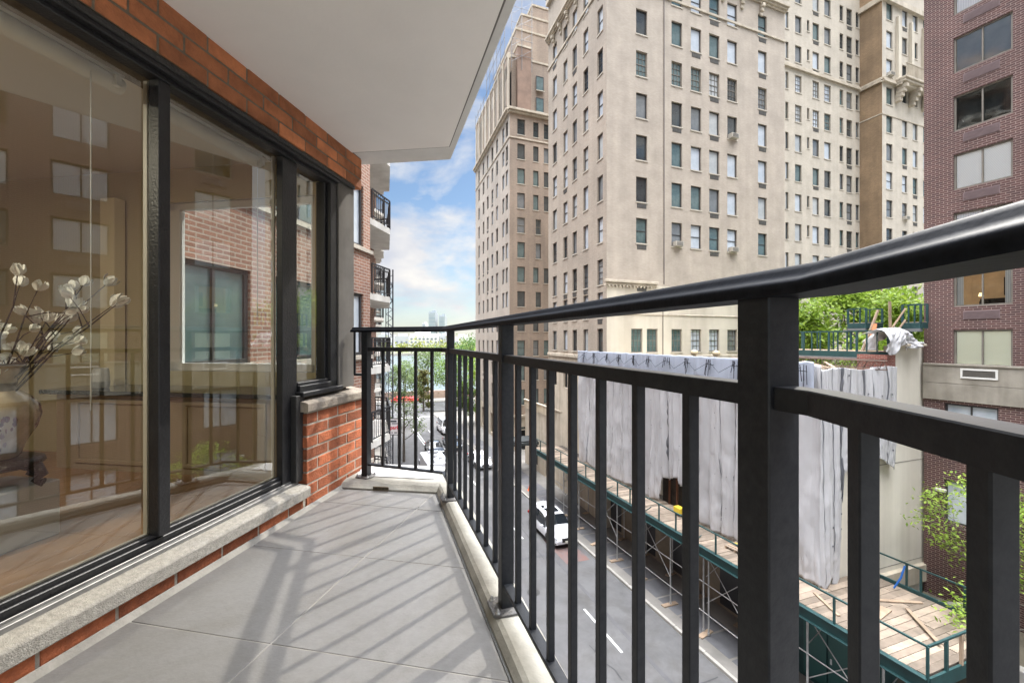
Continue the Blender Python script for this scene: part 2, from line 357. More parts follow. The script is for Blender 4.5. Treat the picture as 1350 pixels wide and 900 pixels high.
f_ = MB().use(mat('black', (0.01, 0.01, 0.01), 0.9)); f_.bar(c0 - dk * .055 + nk * .001, c0 + dk * .055 + nk * .001, .002, .026); f_.build('recess', parent=root)

# ceiling: the slab of the balcony above, with a drip groove near its edge
CE = 2.43
mb = MB().use(m_slab2); mb.prism(OUTER, CE, CE + 0.20); c_ = mb.build('ceiling', kind='structure', bevel=0.006)
ins = [(0.365, -1.55), (0.365, 0.49), (-0.45, 3.15), (-1.18, 3.25), (-2.45, 3.25), (-2.45, -1.55)]
mb = MB().use(m_slab); mb.prism(ins, CE - 0.010, CE + 0.01); mb.build('ceiling_panel', parent=c_, bevel=0.003)
mb = MB().use(mat('groove', (0.16, 0.15, 0.13), 0.9))
q = [(0.373, -1.55), (0.373, 0.492), (-0.452, 3.165), (-1.18, 3.265)]
for a_, b_ in zip(q, q[1:]): mb.bar((*a_, CE - 0.0005), (*b_, CE - 0.0005), 0.010, 0.003)
mb.build('drip_groove', parent=c_)

# --------------------------------------------------------------- window wall
wall = empty('brick_wall', 'orange brick balcony wall around the sliding window with stone sills', 'brick wall')
def bricks(mb, m, o, d, n, length, z0, rows, L_=0.225, H_=0.0625, J=0.0105, D_=0.1, first=0):
    mb.use(m); d = d.normalized()
    for r_ in range(rows):
        x = -(L_ + J) * (0.5 if (r_ + first) % 2 else 0.0)
        while x < length - 0.001:
            a, b = max(0, x), min(length, x + L_)
            if b - a > 0.02:
                mb.r = random.random() ** 1.3
                jit = random.uniform(-0.0018, 0.0018)
                c = o + d * (a + b) / 2 + Z * (z0 + r_ * (H_ + J) + H_ / 2) - n * (D_ / 2 - jit)
                mb.box(c, (b - a, D_, H_ + random.uniform(-.0012, .0012)), (d, -n, Z))
            x += L_ + J
    mb.r = 0.5
ZT = 2.19            # underside of the brick header
# header: three courses over the window
y0 = -1.5; o_ = wallp(y0); lh = (wallp(3.385) - o_).length
mb = MB(); bricks(mb, m_brkh, o_, Wd, Wn, lh, ZT + 0.004, 3, H_=0.0675, J=0.0118)
mb.use(m_brkh); bricks(mb, m_brkh, wallp(3.385) - Wn * 0.002, -Wn, Wd, 0.32, ZT + 0.004, 3, H_=0.0675, J=0.0118)
mb.build('brickwork', parent=wall, bevel=0.004, seg=2)
mb = MB().use(m_mortd); mb.box((o_ + wallp(3.38)) / 2 - Wn * 0.16 + Z * (ZT + .122), (lh - .004, 0.31, 0.236), (Wd, -Wn, Z)); mb.build('mortar', parent=wall)
# pier under the small window
yp = 2.715; o_ = wallp(yp); lp = (wallp(3.40) - o_).length
mb = MB(); bricks(mb, m_brk, o_, Wd, Wn, lp, 0.004, 8, H_=0.0625, J=0.0113, D_=0.09)
bricks(mb, m_brk, o_ - Wn * 0.095, Wn, -Wd, 0.095 - 0.002, 0.004, 8, H_=0.0625, J=0.0113, D_=0.05, L_=0.3)
mb.build('brickwork', parent=wall, bevel=0.0035, seg=2)
mb = MB().use(m_mort); mb.box(o_ + Wd * (lp / 2 + .003) - Wn * 0.077 + Z * 0.297, (lp - .008, 0.148, 0.594), (Wd, -Wn, Z)); mb.build('mortar', parent=wall)
# long course below the sill
o_ = wallp(-1.5); ls = (wallp(2.68) - o_).length
mb = MB(); bricks(mb, m_brk, o_ + Wd * 0.07, Wd, Wn, ls - 0.07, 0.010, 1, H_=0.066, J=0.0125); mb.build('brickwork', parent=wall, bevel=0.004, seg=2)
mb = MB().use(m_mort); mb.box(o_ + Wd * (ls / 2) - Wn * 0.052 + Z * 0.035, (ls + .05, 0.096, 0.09), (Wd, -Wn, Z)); mb.build('mortar', parent=wall)
# long stone sill
def sillprof(o, ln, d, n, zb, zf, zt, front, back, r=0.012):
    prof = [(-back, zb), (front, zb), (front, zf - r), (front - r * .3, zf - r * .3), (front - r, zf), (-back, zt)]
    mbx = MB().use(m_stone); A = [o + n * x + Z * z for x, z in prof]; B = [p_ + d * ln for p_ in A]
    n_ = 10; mbx.grid([[a.lerp(b, k / n_) for a, b in zip(A + A[:1], B + B[:1])] for k in range(n_ + 1)], smooth=False)
    mbx.face(A); mbx.face(B[::-1]); return mbx
ls2 = (wallp(2.70) - wallp(-1.5)).length
sb = sillprof(wallp(-1.5), ls2, Wd, Wn, 0.084, 0.148, 0.170, 0.035, 0.13); sb.build('stone_sill', parent=wall, bevel=0.004)
ls3 = (wallp(3.42) - wallp(2.69)).length
sb = sillprof(wallp(2.69), ls3, Wd, Wn, 0.597, 0.655, 0.69, 0.026, 0.17); sb.mats = [m_stoned]; sb.build('stone_sill', parent=wall, bevel=0.006, seg=2)
# metal clad jamb at the end of the wall
mb = MB().use(mat('grey_brown_jamb', (0.13, 0.12, 0.105), 0.6, nscale=6, namt=0.2, streak=5))
ja = wallp(3.13, 0.035); jb = wallp(3.34, 0.035)
mb.box((ja + jb) / 2 - Wn * 0.05 + Z * (0.69 + ZT) / 2, ((jb - ja).length, 0.1, ZT - 0.69 - .006), (Wd, -Wn, Z)); mb.build('jamb', parent=wall, bevel=0.003)
# metal coping strip under the small window
mb = MB().use(m_iron2); a_ = wallp(2.70, .03); b_ = wallp(3.15, .03)
mb.box((a_ + b_) / 2 - Wn * 0.03 + Z * 0.703, ((b_ - a_).length, 0.10, 0.03), (Wd, -Wn, Z)); mb.build('metal_coping', parent=wall, bevel=0.004)

# the sliding window: frame in dark bronze-black
win = empty('sliding_window', 'black framed full length sliding window under the brick header', 'window', tuple(wallp(0.6, .1)))
wo = Vector(win.location)
def W3(y, off, z): p_ = wallp(y, off); return Vector((p_.x, p_.y, z)) - wo
def fbar(mb, y0, y1, o0, o1, z0, z1):     # box in wall coordinates
    a = W3(y0, (o0 + o1) / 2, (z0 + z1) / 2); b = W3(y1, (o0 + o1) / 2, (z0 + z1) / 2)
    mb.box((a + b) / 2, ((b - a).length, abs(o1 - o0), z1 - z0), (Wd, -Wn, Z))
mb = MB().use(m_iron2)
fbar(mb, -1.5, 3.12, 0.015, 0.12, 2.145, 2.186); fbar(mb, -1.5, 3.12, 0.045, 0.11, 2.125, 2.147); 
mb.use(m_chip); fbar(mb, -1.5, 3.30, 0.004, 0.03, 2.165, 2.188)
mb.build('head_frame', parent=win, bevel=0.003)
mb = MB().use(m_iron2)
fbar(mb, -1.5, 2.73, 0.075, 0.125, 0.172, 0.212); fbar(mb, -1.5, 2.73, 0.087, 0.112, 0.21, 0.232)
mb.build('bottom_frame', parent=win, bevel=0.003)
mb = MB().use(mat('aluminium_track', (0.20, 0.195, 0.185), 0.45, 0.3, nscale=30, namt=0.2)); fbar(mb, -1.5, 2.70, 0.042, 0.075, 0.150, 0.176); fbar(mb, -1.5, 2.70, 0.062, 0.066, 0.175, 0.186)
mb.build('track', parent=win, bevel=0.002)
mb = MB().use(mat('slot_black', (0.004, 0.004, 0.004), 0.9))
for yy in (1.47, 1.97, 0.8): fbar(mb, yy, yy + .05, 0.0735, 0.076, 0.190, 0.196)
mb.build('weep_slot', parent=win)
for (a_, b_) in ((1.830, 1.882), (-0.16, -0.10)):
    mb = MB().use(m_iron2); fbar(mb, a_, b_, 0.055, 0.108, 0.225, 2.135); mb.build('mullion', parent=win, bevel=0.003)
mb = MB().use(m_iron2); fbar(mb, 2.595, 2.725, 0.065, 0.108, 0.175, 2.135); mb.build('mullion', parent=win, bevel=0.003)
mb = MB().use(m_chip); fbar(mb, 2.66, 2.735, 0.028, 0.066, 0.175, 0.70); mb.build('corner_post', parent=win, bevel=0.003)
mb = MB().use(m_iron2); fbar(mb, 3.06, 3.14, 0.045, 0.16, 0.70, 2.135); fbar(mb, 2.73, 3.14, 0.045, 0.16, 0.70, 0.755); fbar(mb, 2.73, 3.08, .06, .14, .75, .775); fbar(mb, 3.035, 3.07, .075, .14, .75, 2.13); mb.build('frame', parent=win, bevel=0.003)
m_glass = glassmat('window_glass', 2.3, (.9, .92, .9))
for a_, b_, zb in ((-1.5, -0.11, .2), (-0.11, 1.875, .2), (1.88, 2.64, .2), (2.70, 3.08, .74)):
    mb = MB().use(m_glass); p0, p1 = W3(a_, 0.10, 0), W3(b_, 0.10, 0)
    mb.face([p0 + Z * zb, p1 + Z * zb, p1 + Z * 2.14, p0 + Z * 2.14]); mb.build('pane', parent=win)
m_white = mat('white_trim', (0.55, 0.54, 0.5), 0.5)
mb = MB().use(m_white)
for a_, b_ in ((-0.06, 1.848), (1.93, 2.60)):
    fbar(mb, a_, b_, 0.112, 0.125, 0.222, 0.236); fbar(mb, b_ - .014, b_, 0.112, 0.13, 0.23, 2.12)
mb.build('inner_bead', parent=win)
# roller blinds rolled up behind the head
for k, (a_, b_, lab) in enumerate(((-1.4, -0.2, 'white rolled-up blind behind the window pane beside the camera'), (-0.02, 1.80, 'long white rolled-up blind at the top of the large left pane'), (1.94, 2.57, 'short white rolled-up blind at the top of the middle pane'))):
    bl = empty('roller_blind', lab, 'blind', (0, 0, 0), 0, 'rolled-up blinds behind the window head')
    p0 = W3(a_, 0.19, 2.075) + wo; p1 = W3(b_, 0.19, 2.075) + wo
    mb = MB().use(mat('blind_white', (0.62, 0.61, 0.56), 0.6, nscale=4, namt=.05)); mb.tube([p0, p1], 0.034, 14); mb.build('roll', parent=bl)
    mb = MB().use(mat('blind_white', (0, 0, 0))); mb.bar(p0 + Z * .035 , p1 + Z * .035, .05, .012); mb.build('head_rail', parent=bl)
    for q in (p0.lerp(p1, .02), p0.lerp(p1, .98)):
        mb = MB().use(mat('blind_white', (0, 0, 0))); mb.box(q + Wn * 0.035, (.025, .02, .045), (Wd, -Wn, Z)); mb.build('bracket', parent=bl, bevel=.003)
    mb = MB().use(mat('cord', (0.5, 0.5, 0.47), .6)); q = p0.lerp(p1, .93); mb.tube([q + Wn * .03, q + Wn * .03 - Z * (1.3 if k == 1 else .9)], 0.0022, 5); mb.build('cord', parent=bl)

# --------------------------------------------------------------- the room behind the glass
IF = 0.13
m_cream = mat('cream_wall', (0.50, 0.44, 0.28), 0.8, nscale=1.2, namt=0.04)
mb = MB().use(mat('oak_planks', (0.36, 0.22, 0.125), 0.35, nscale=3, namt=0.25, streak=0)); 
for k in range(26):
    mb.r = random.random(); a = wallp(-1.8, .17) - Wn * (k * .13 + .065) ; mb.box(a + Wd * 2.62 + Z * (IF - .01), (5.3, .1285, .02), (Wd, -Wn, Z))
mb.build('room_floor', kind='structure', bevel=.001)
m_wood2 = _M['oak_planks']
def iw(y, off, z=0): p_ = wallp(y, off); return Vector((p_.x, p_.y, z))
# walls: end wall with window opening, back wall, near wall, ceiling
FE = 3.20            # y of the end wall where it meets the window wall
e0 = iw(FE, .17); ed = -Wn                # end wall runs away from the glass
mb = MB()
facade(mb, e0 + Wn * 0.02, ed, 4.2, IF - .1, 2.5, [(0.10, 1.36, 0.80, 2.10)], depth=0.16, side=-1, m=m_cream, mrev=m_white)
mb.build('room_end_wall', kind='structure')
mb = MB().use(m_cream)
facade(mb, e0 - Wn * 3.6 - Wd * 5.4, Wd, 5.4, IF - .1, 2.5, [], side=1, m=m_cream)
facade(mb, e0 - Wn * 3.6 - Wd * 5.35, Wn, 3.7, IF - .1, 2.5, [], side=-1, m=m_cream)
mb.build('room_wall', kind='structure')
mb = MB().use(mat('room_ceiling', (0.66, 0.62, 0.53), .8)); mb.prism([tuple((e0 + Wn * .1)[:2]), tuple((e0 - Wn * 3.7)[:2]), tuple((e0 - Wn * 3.7 - Wd * 5.5)[:2]), tuple((e0 + Wn * .1 - Wd * 5.5)[:2])], 2.36, 2.40)
mb.build('room_ceiling', kind='structure')
mb = MB().use(mat('cream_column', (0.80, 0.72, 0.50), .7)); mb.box(e0 - Wn * 1.76 - Wd * 0.06 + Z * 1.15, (.08, .13, 1.96), (Wd, -Wn, Z)); mb.build('room_column', kind='structure')
# end window with white frame
iwn = empty('casement_window', 'white framed inner window above the panelled radiator cover', 'window')
mb = MB().use(mat('white_gloss', (0.72, 0.72, 0.70), .35))
b0 = e0 + Wn * .02 + Wd * .05
for a_, b_, z0_, z1_ in ((.10, 1.36, .80, .86), (.10, 1.36, 2.05, 2.10), (.10, .15, .80, 2.10), (1.27, 1.36, .80, 2.10)):
    c = b0 - Wn * (a_ + b_) / 2 + Z * (z0_ + z1_) / 2; mb.box(c, (.05, b_ - a_ - .002, z1_ - z0_ - .002), (Wd, -Wn, Z))
mb.build('frame', parent=iwn, bevel=.004)
mb = MB().use(glassmat('inner_glass', 1.3)); mb.face([b0 - Wn * .12 + Z * .84, b0 - Wn * 1.32 + Z * .84, b0 - Wn * 1.32 + Z * 2.07, b0 - Wn * .12 + Z * 2.07]); mb.build('pane', parent=iwn)
# ceiling lamp added out of view to brighten the room
lf_ = empty('added_room_lamp', 'round warm ceiling lamp added out of view to brighten the room behind the glass', 'lamp', tuple(iw(0.9, 1.05, 2.30)))
mb = MB().use(mat('lamp_metal', (.3, .28, .24), .4, .6)); mb.lathe((0, 0, 0), [(.001, .06), (.2, .055), (.21, .02), (.2, .0)], 24); mb.build('lamp_body', parent=lf_)
mb = MB().use(mat('lamp_diffuser', (.9, .8, .6), .5, emit=((1.0, .78, .45), 1.5))); mb.lathe((0, 0, -.012), [(.19, .012), (.15, -.01), (.001, -.02)], 24); mb.build('diffuser', parent=lf_)
ll = bpy.data.lights.new('room_light', 'AREA'); ll.shape = 'DISK'; ll.size = .36; ll.energy = 16; ll.color = (1.0, .90, .70); lo_ = bpy.data.objects.new('room_light', ll); COL.objects.link(lo_); lo_.parent = lf_; lo_.location = (0, 0, -.04)
# radiator cover
rc = empty('radiator_cover', 'beige panelled radiator cover with dark stone top inside the room', 'radiator cover')
m_cab = mat('panel_paint', (0.34, 0.27, 0.185), .6, nscale=2, namt=.06)
r0 = e0 - Wd * 0.02
mb = MB().use(m_cab); mb.box(r0 - Wn * 0.95 - Wd * .17 + Z * (IF + .265), (.34, 1.82, .53), (Wd, -Wn, Z)); mb.build('body', parent=rc)
mb = MB().use(mat('dark_granite', (0.025, 0.03, 0.032), .12, nscale=60, namt=.4)); mb.box(r0 - Wn * 0.97 - Wd * .19 + Z * (IF + .545), (.42, 1.92, .03), (Wd, -Wn, Z)); mb.build('stone_top', parent=rc, bevel=.004)
for k in range(2):
    mb = MB().use(m_cab); c = r0 - Wn * (.50 + k * .88) - Wd * .345 + Z * (IF + .27)
    for dx, dz, sx, sz in ((0, .21, .62, .03), (0, -.21, .62, .03), (-.295, 0, .03, .4), (.295, 0, .03, .4)): mb.box(c - Wn * dx + Z * dz, (.02, sx, sz), (Wd, -Wn, Z))
    mb.build('panel_moulding', parent=rc, bevel=.005)
# speaker
sp = empty('smart_speaker', 'small white rounded speaker on the dark radiator cover top', 'speaker', tuple(r0 - Wn * 1.60 - Wd * .25 + Z * (IF + .56)))
mb = MB().use(mat('speaker_white', (0.62, 0.64, 0.66), .5)); mb.lathe((0, 0, .05), [(.052, 0), (.049, .04), (.045, .085), (.038, .098), (.001, .10)], 24); mb.build('body', parent=sp)
mb = MB().use(mat('speaker_grey', (0.42, 0.44, 0.46), .8, bump=.5, bscale=900)); mb.lathe((0, 0, 0), [(.001, 0), (.044, 0), (.05, .01), (.0525, .05)], 24); mb.build('base_grille', parent=sp)
# plinth, carved stand, vase, magnolias
vx = Vector((-2.30, 1.95, 0))
mb = MB().use(mat('plinth_white', (0.42, 0.42, 0.41), .5)); mb.box(vx + Z * (IF + .13), (.30, .30, .26), (Wd, -Wn, Z)); tag(mb.build('plinth', bevel=.006), 'low white square plinth carrying the carved vase stand', 'plinth')
m_carv = mat('carved_ebony', (0.02, 0.014, 0.010), .35, bump=.6, bscale=60)
st = empty('vase_stand', 'dark carved footed wooden stand under the painted vase', 'stand', tuple(vx + Z * (IF + .26)))
mb = MB().use(m_carv); mb.lathe((0, 0, .085), [(.001, 0), (.15, 0), (.165, .012), (.16, .03), (.13, .04), (.001, .04)], 24); mb.build('top', parent=st)
for k in range(5):
    a = k * 2 * math.pi / 5 + .3; c = lambda r_, z: (r_ * math.cos(a), r_ * math.sin(a), z)
    mb = MB().use(m_carv); mb.tube([c(.10, .09), c(.155, .075), c(.175, .045), c(.145, .015), c(.175, .006)], [.022, .026, .018, .014, .02], 8); mb.build('leg', parent=st)
va = empty('porcelain_vase', 'round-bellied cream vase painted with red and brown figures', 'vase', tuple(vx + Z * (IF + .386)))
m_vase = mat('vase_glaze', (0.50, 0.42, 0.30), .12, nscale=16, col2=(0.30, 0.23, 0.14), coat=.6)
mb = MB().use(m_vase); mb.lathe((0, 0, 0), [(.075, 0), (.085, .01), (.10, .06), (.135, .13), (.15, .19), (.145, .235), (.115, .275), (.078, .30), (.068, .32), (.075, .36), (.085, .40), (.10, .415), (.103, .42), (.092, .42), (.07, .38)], 40); mb.build('body', parent=va)
m_red = mat('vase_red', (0.20, 0.035, 0.02), .25, nscale=60, col2=(0.08, 0.04, 0.02)); 
mb = MB().use(m_red)
VP = [(.085, .01), (.10, .06), (.135, .13), (.15, .19), (.145, .235), (.115, .275)]
def vrad(z):
    for (r0, z0), (r1, z1) in zip(VP, VP[1:]):
        if z0 <= z <= z1: return r0 + (r1 - r0) * (z - z0) / (z1 - z0)
    return .1
for k in range(70):      # brush dabs gathered into a few standing figures
    fg = k % 4; ph = (-2.3, -1.35, -.45, .6)[fg] + random.gauss(0, .10); zz = min(.262, max(.05, random.gauss((.15, .17, .14, .16)[fg], .045))); ex, ez = random.uniform(.003, .010), random.uniform(.005, .015)
    ring = []
    for q in range(8):
        a_ = q * math.pi / 4; z2 = zz + ez * math.sin(a_) * random.uniform(.6, 1.2); p2 = ph + ex / .14 * math.cos(a_) * random.uniform(.7, 1.2); r2 = vrad(z2) + .0016 + k * .00001
        ring.append((r2 * math.cos(p2), r2 * math.sin(p2), z2))
    mb.face(ring)
mb.build('painted_figures', parent=va)
mb = MB().use(mat('vase_band', (0.10, 0.07, 0.03), .3)); mb.lathe((0, 0, 0), [(.0790, .300), (.0705, .3195), (.0745, .335)], 40); mb.lathe((0, 0, 0), [(.1035, .413), (.1055, .418), (.104, .423)], 40); mb.build('band', parent=va)
fl = empty('magnolia_branches', 'white magnolia blossoms on thin branches in the painted vase', 'flowers', tuple(vx + Z * (IF + .386 + .40)))
m_twig = mat('twig', (0.05, 0.035, 0.022), .8); m_pet = mat('petal', (0.86, 0.86, 0.82), .5, nscale=20, namt=.05)
tw = MB().use(m_twig); pe = MB().use(m_pet); rs = random.Random(5)
def blossom(c, ax, s):
    ax = ax.normalized(); u = ax.cross(Vector((.3, .5, .2))).normalized(); v_ = ax.cross(u)
    for k in range(7):
        a = k * 2 * math.pi / 7 * 1.0 + rs.random(); o2 = (u * math.cos(a) + v_ * math.sin(a)); op = .35 + rs.random() * .5
        rows = []
        for q in range(5):
            tt = q / 4; wd = math.sin(math.pi * (.12 + .86 * tt)) * .34 * s; cc_ = c + ax * (tt * s * (1.05 - .2 * op)) + o2 * (s * op * (.18 + .5 * math.sin(tt * 1.9)))
            sd = ax.cross(o2).normalized(); rows.append([cc_ - sd * wd, cc_ - o2 * (.08 * s), cc_ + sd * wd])
        pe.grid(rows)
for k in range(14):
    a = rs.uniform(-.3, 1.9) if k < 10 else rs.uniform(2.4, 5.4); rch = rs.uniform(.15, .48); h_ = rs.uniform(.20, .46)
    d_ = Vector((math.cos(a) * .8 + .16, math.sin(a) * .9, 0)); pts = []
    for q in range(6):
        tt = q / 5; pts.append(Vector((0, 0, -.25)) + d_ * (rch * tt ** 1.4) + Z * ((h_ + .25) * tt) + Vector((rs.uniform(-.012, .012), rs.uniform(-.012, .012), 0)) * (q > 0))
    tw.tube(pts, [.0055, .005, .0042, .0035, .003, .002], 6); blossom(pts[-1], pts[-1] - pts[-2], rs.uniform(.05, .07))
    for q in (2, 3, 4):
        sd = Vector((rs.uniform(-1, 1), rs.uniform(-1, 1), rs.uniform(.2, 1))).normalized() * rs.uniform(.07, .15); e_ = pts[q] + sd
        tw.tube([pts[q], pts[q] + sd * .5 + Z * .01, e_], [.003, .0025, .0018], 5)
        if rs.random() < .85: blossom(e_, sd, rs.uniform(.038, .058))
tw.build('twigs', parent=fl); pe.build('blossoms', parent=fl)

# --------------------------------------------------------------- railing
rl = empty('balcony_railing', 'black steel balcony railing with bent handrail and square balusters', 'railing', (0.35, 0.496, 0))
ro = Vector(rl.location)
HC = 0.045; RT = 1.130; B0 = Vector((0.35, 0.496, 0)); C1 = Vector((-0.460, 3.0, 0)); C0 = Vector((-1.064, 3.213, 0)); NE = Vector((0.15, -1.5, 0)); XE = C0 + (C0 - C1).normalized() * 0.115
path = [NE, B0, C1, C0]
def mitre(path, off):
    """offset polyline to its right by off"""
    outp = []
    for k, p_ in enumerate(path):
        d0 = (path[k] - path[k - 1]).normalized() if k else (path[1] - path[0]).normalized(); d1 = (path[k + 1] - path[k]).normalized() if k < len(path) - 1 else d0
        n0 = Vector((d0.y, -d0.x, 0)); n1_ = Vector((d1.y, -d1.x, 0)); b = (n0 + n1_).normalized(); outp.append(p_ + b * (off / max(.3, b.dot(n0))))
    return outp
def sweep(mb, path, prof, smooth=False):
    offs = [mitre(path, x) for x, z in prof]
    rows = [[offs[j][k] - ro + Z * prof[j][1] for j in range(len(prof))] for k in range(len(path))]
    mb.grid([r_ + r_[:1] for r_ in rows], smooth=smooth); mb.face(rows[0]); mb.face(rows[-1][::-1])
half = [(.0, .003), (.007, .0022), (.012, -.0005), (.0155, -.0045), (.018, -.009), (.0215, -.0125), (.027, -.0155), (.0315, -.0175), (.034, -.021), (.034, -.031), (.0325, -.034)]
hp = [(-x, RT + z) for x, z in half[::-1]] + [(x, RT + z) for x, z in half[1:]]
mb = MB().use(m_iron); sweep(mb, [NE, B0, C1, XE], hp, True); mb.mats = [mat('handrail_paint', (0.008, 0.009, 0.0115), .52, nscale=60, namt=.4, bump=.05, bscale=110, spec=.07)]; hr_ = mb.build('handrail', parent=rl); hr_.modifiers.new('es', 'EDGE_SPLIT').split_angle = R(38)
MR = EYE - .058
for nm, zt, hh, ww in (('middle_rail', MR, .028, .036), ('bottom_rail', EYE - .903, .013, .034)):
    mb = MB().use(m_iron); sweep(mb, path, [(-ww / 2, zt - hh), (-ww / 2, zt), (ww / 2, zt), (ww / 2, zt - hh)]); mb.build(nm, parent=rl, bevel=.0015)
d2 = (C1 - B0).normalized(); n2_ = Vector((d2.y, -d2.x, 0)); d3 = (C0 - C1).normalized(); n3_ = Vector((d3.y, -d3.x, 0)); d1_ = (B0 - NE).normalized()
def sq(mb, c, d, s_, z0, z1): mb.box(c - ro + Z * (z0 + z1) / 2, (s_, s_, z1 - z0), (d, Vector((-d.y, d.x, 0)), Z))
p1 = Vector((-.3876, 2.775, 0)); p2 = Vector((-.0227, 1.648, 0)); p3 = Vector((.328, .565, 0)); p4 = NE.lerp(B0, .48)
for c, d, s_ in ((C0, d3, .05), (p1, d2, .044), (p2, d2, .048), (p3, d2, .05), (p4, d1_, .05)):
    mb = MB().use(m_iron); sq(mb, c, d, s_, HC + .004, RT - .03); po = mb.build('post', parent=rl, bevel=.002)
    mb = MB().use(mat('base_plate_paint', (0.06, 0.06, 0.058), .55, nscale=30, col2=(0.13, 0.12, 0.11), bump=.4)); nn = Vector((-d.y, d.x, 0))
    hs = .062; q_ = [c + d * a + nn * b for a, b in ((-hs, -hs * .6), (-hs * .75, -hs), (hs * .75, -hs), (hs, -hs * .6), (hs, hs * .6), (hs * .75, hs), (-hs * .75, hs), (-hs, hs * .6))]
    mb.prism([tuple((x - ro)[:2]) for x in q_], HC - .004, HC + .008)
    bp = mb.build('base_plate', parent=po, bevel=.002)
    mb = MB().use(m_metal)
    for a, b in ((-.043, -.043), (.043, -.043), (-.043, .043), (.043, .043)):
        x = c + d * a + nn * b - ro; mb.lathe((x.x, x.y, HC + .008), [(.011, 0), (.011, .002), (.0075, .003), (.0075, .009), (.005, .011), (.004, .016), (.0001, .017)], 6)
    mb.build('bolts', parent=po)
bal = MB().use(m_iron)
def baluster(c, d): 
    m_ = MB().use(m_iron); sq(m_, Vector((0, 0, 0)) + ro, d, .019, EYE - .905, MR - .02)
    me = bal_mesh.setdefault(tuple(round(x, 3) for x in d), None)
    if me is None:
        o2 = m_.build('baluster', parent=rl, bevel=.0015); bal_mesh[tuple(round(x, 3) for x in d)] = o2.data; o2.location = (c - ro)
    else:
        o2 = bpy.data.objects.new('baluster', me); COL.objects.link(o2); o2.parent = rl; o2.location = (c - ro); md = o2.modifiers.new('bevel', 'BEVEL'); md.width = .0015
bal_mesh = {}
for k in range(1, 8): baluster(p3.lerp(p2, k / 8), d2)
for k in range(1, 8): baluster(p2.lerp(p1, k / 8), d2)
baluster(p1.lerp(C1, .62), d2)
for u_ in (505, 526.7, 548, 569.5):
    r_ = (u_ - 675) / 580; dd_ = C1 - C0; baluster(C0 + dd_ * ((r_ * C0.y - C0.x) / (dd_.x - r_ * dd_.y)), d3)
for k in range(8): yb = .43 - .127 * k; baluster(Vector((.35 - .1 * (.496 - yb), yb, 0)), d1_)
# hook of the rail towards the wall
mb = MB().use(m_iron); x = XE - ro - d3 * .012
mb.bar(x + Z * (MR - .20 + .0), x + Z * (RT - .03), .014, .014); mb.build('return_bar', parent=rl, bevel=.001)
mb = MB().use(m_iron); mb.bar(x + Z * (EYE - .26), C0 - ro + Z * (EYE - .26), .02, .016); mb.build('return_rail', parent=rl, bevel=.001)
# mass of our own building round the room (brick), below, above and behind
own = empty('apartment_building', 'brick apartment block with stacked angular balconies receding along the left', 'building')
m_ob = brickmat('own_brick', (0.27, 0.125, 0.078), (0.20, 0.092, 0.06), (0.33, 0.27, 0.215), bw=.235, bh=.075, ms=.012, blotch=.2)
foot = [tuple(wallp(-1.7, .33)[:2]), tuple(wallp(3.34, .33)[:2]), tuple((iw(3.37, .17) - Wn * .2)[:2]), tuple((iw(3.37, .2) - Wn * 9)[:2]), tuple((iw(-2.1, .2) - Wn * 9)[:2]), tuple(iw(-2.1, .2)[:2])]
mb = MB().use(m_ob); mb.prism([foot[1], foot[3], foot[4], foot[0]], GZ, -.26); mb.prism([foot[1], foot[3], foot[4], foot[0]], 2.66, 24)
mb.build('masonry', parent=own)
mb = MB().use(m_ob); e1 = iw(3.50, .0)
# outer skin of the end wall of the room, with the window opening
facade(mb, e0 + Wn * 0.09 + Wd * .125, -Wn, 4.5, -.3, 2.7, [(0.20, 1.46, .80, 2.10)], depth=.02, side=1)
mb.build('end_wall', parent=own)
# ================================================================= GROUND, STREET, WATER
m_asph = mat('asphalt', (0.092, 0.091, 0.091), 0.85, nscale=0.9, namt=0.18, bump=0.3, bscale=25, stain=.6)
m_asph2 = mat('asphalt_patch', (0.075, 0.074, 0.076), 0.85, nscale=1.5, namt=0.15, bump=0.3, bscale=25)
m_side = mat('pavement', (0.165, 0.155, 0.138), 0.85, nscale=0.7, namt=0.2, bump=0.2, bscale=20)
m_sided = mat('slate_pavement', (0.095, 0.095, 0.10), 0.8, nscale=1.2, namt=0.2, bump=0.2, bscale=20)
m_kerb = mat('granite_kerb', (0.30, 0.285, 0.255), 0.8, nscale=2, namt=0.15, bump=.2)
m_paint = mat('road_paint', (0.62, 0.62, 0.60), 0.7, nscale=3, col2=(0.42, 0.42, 0.41))
KR = 14.76; KL = 4.35; TE = 86.0
def strip(mb, t0, t1, p0, p1, z0, z1):
    mb.prism([tuple(gp(t0, p0)[:2]), tuple(gp(t1, p0)[:2]), tuple(gp(t1, p1)[:2]), tuple(gp(t0, p1)[:2])], z0, z1)
mb = MB().use(mat('ground', (0.13, 0.125, 0.11), .95, nscale=.1, namt=.2)); strip(mb, -260, 112, -330, 330, GZ - 12, GZ - .14); mb.build('ground', kind='structure')
mb = MB().use(m_asph); strip(mb, -60, TE, KL, KR, GZ - .5, GZ); strip(mb, TE, TE + 12, -70, 90, GZ - .5, GZ); mb.build('road', kind='structure')
mb = MB().use(m_side)
strip(mb, -60, TE - 3, KR + .18, 20.6, GZ - .1, GZ + .14); strip(mb, -60, TE - 3, -3, KL - .18, GZ - .1, GZ + .14); strip(mb, TE + 12.2, TE + 17, -70, 90, GZ - .1, GZ + .14)
mb.build('pavement', kind='structure')
mb = MB().use(m_sided)
for k in range(52):
    strip(mb, -8 + k * 1.62, -8 + k * 1.62 + 1.5, KR + .75, KR + 2.35, GZ + .10, GZ + .145)
mb.build('pavement_slabs', kind='structure')
mb = MB().use(m_kerb)
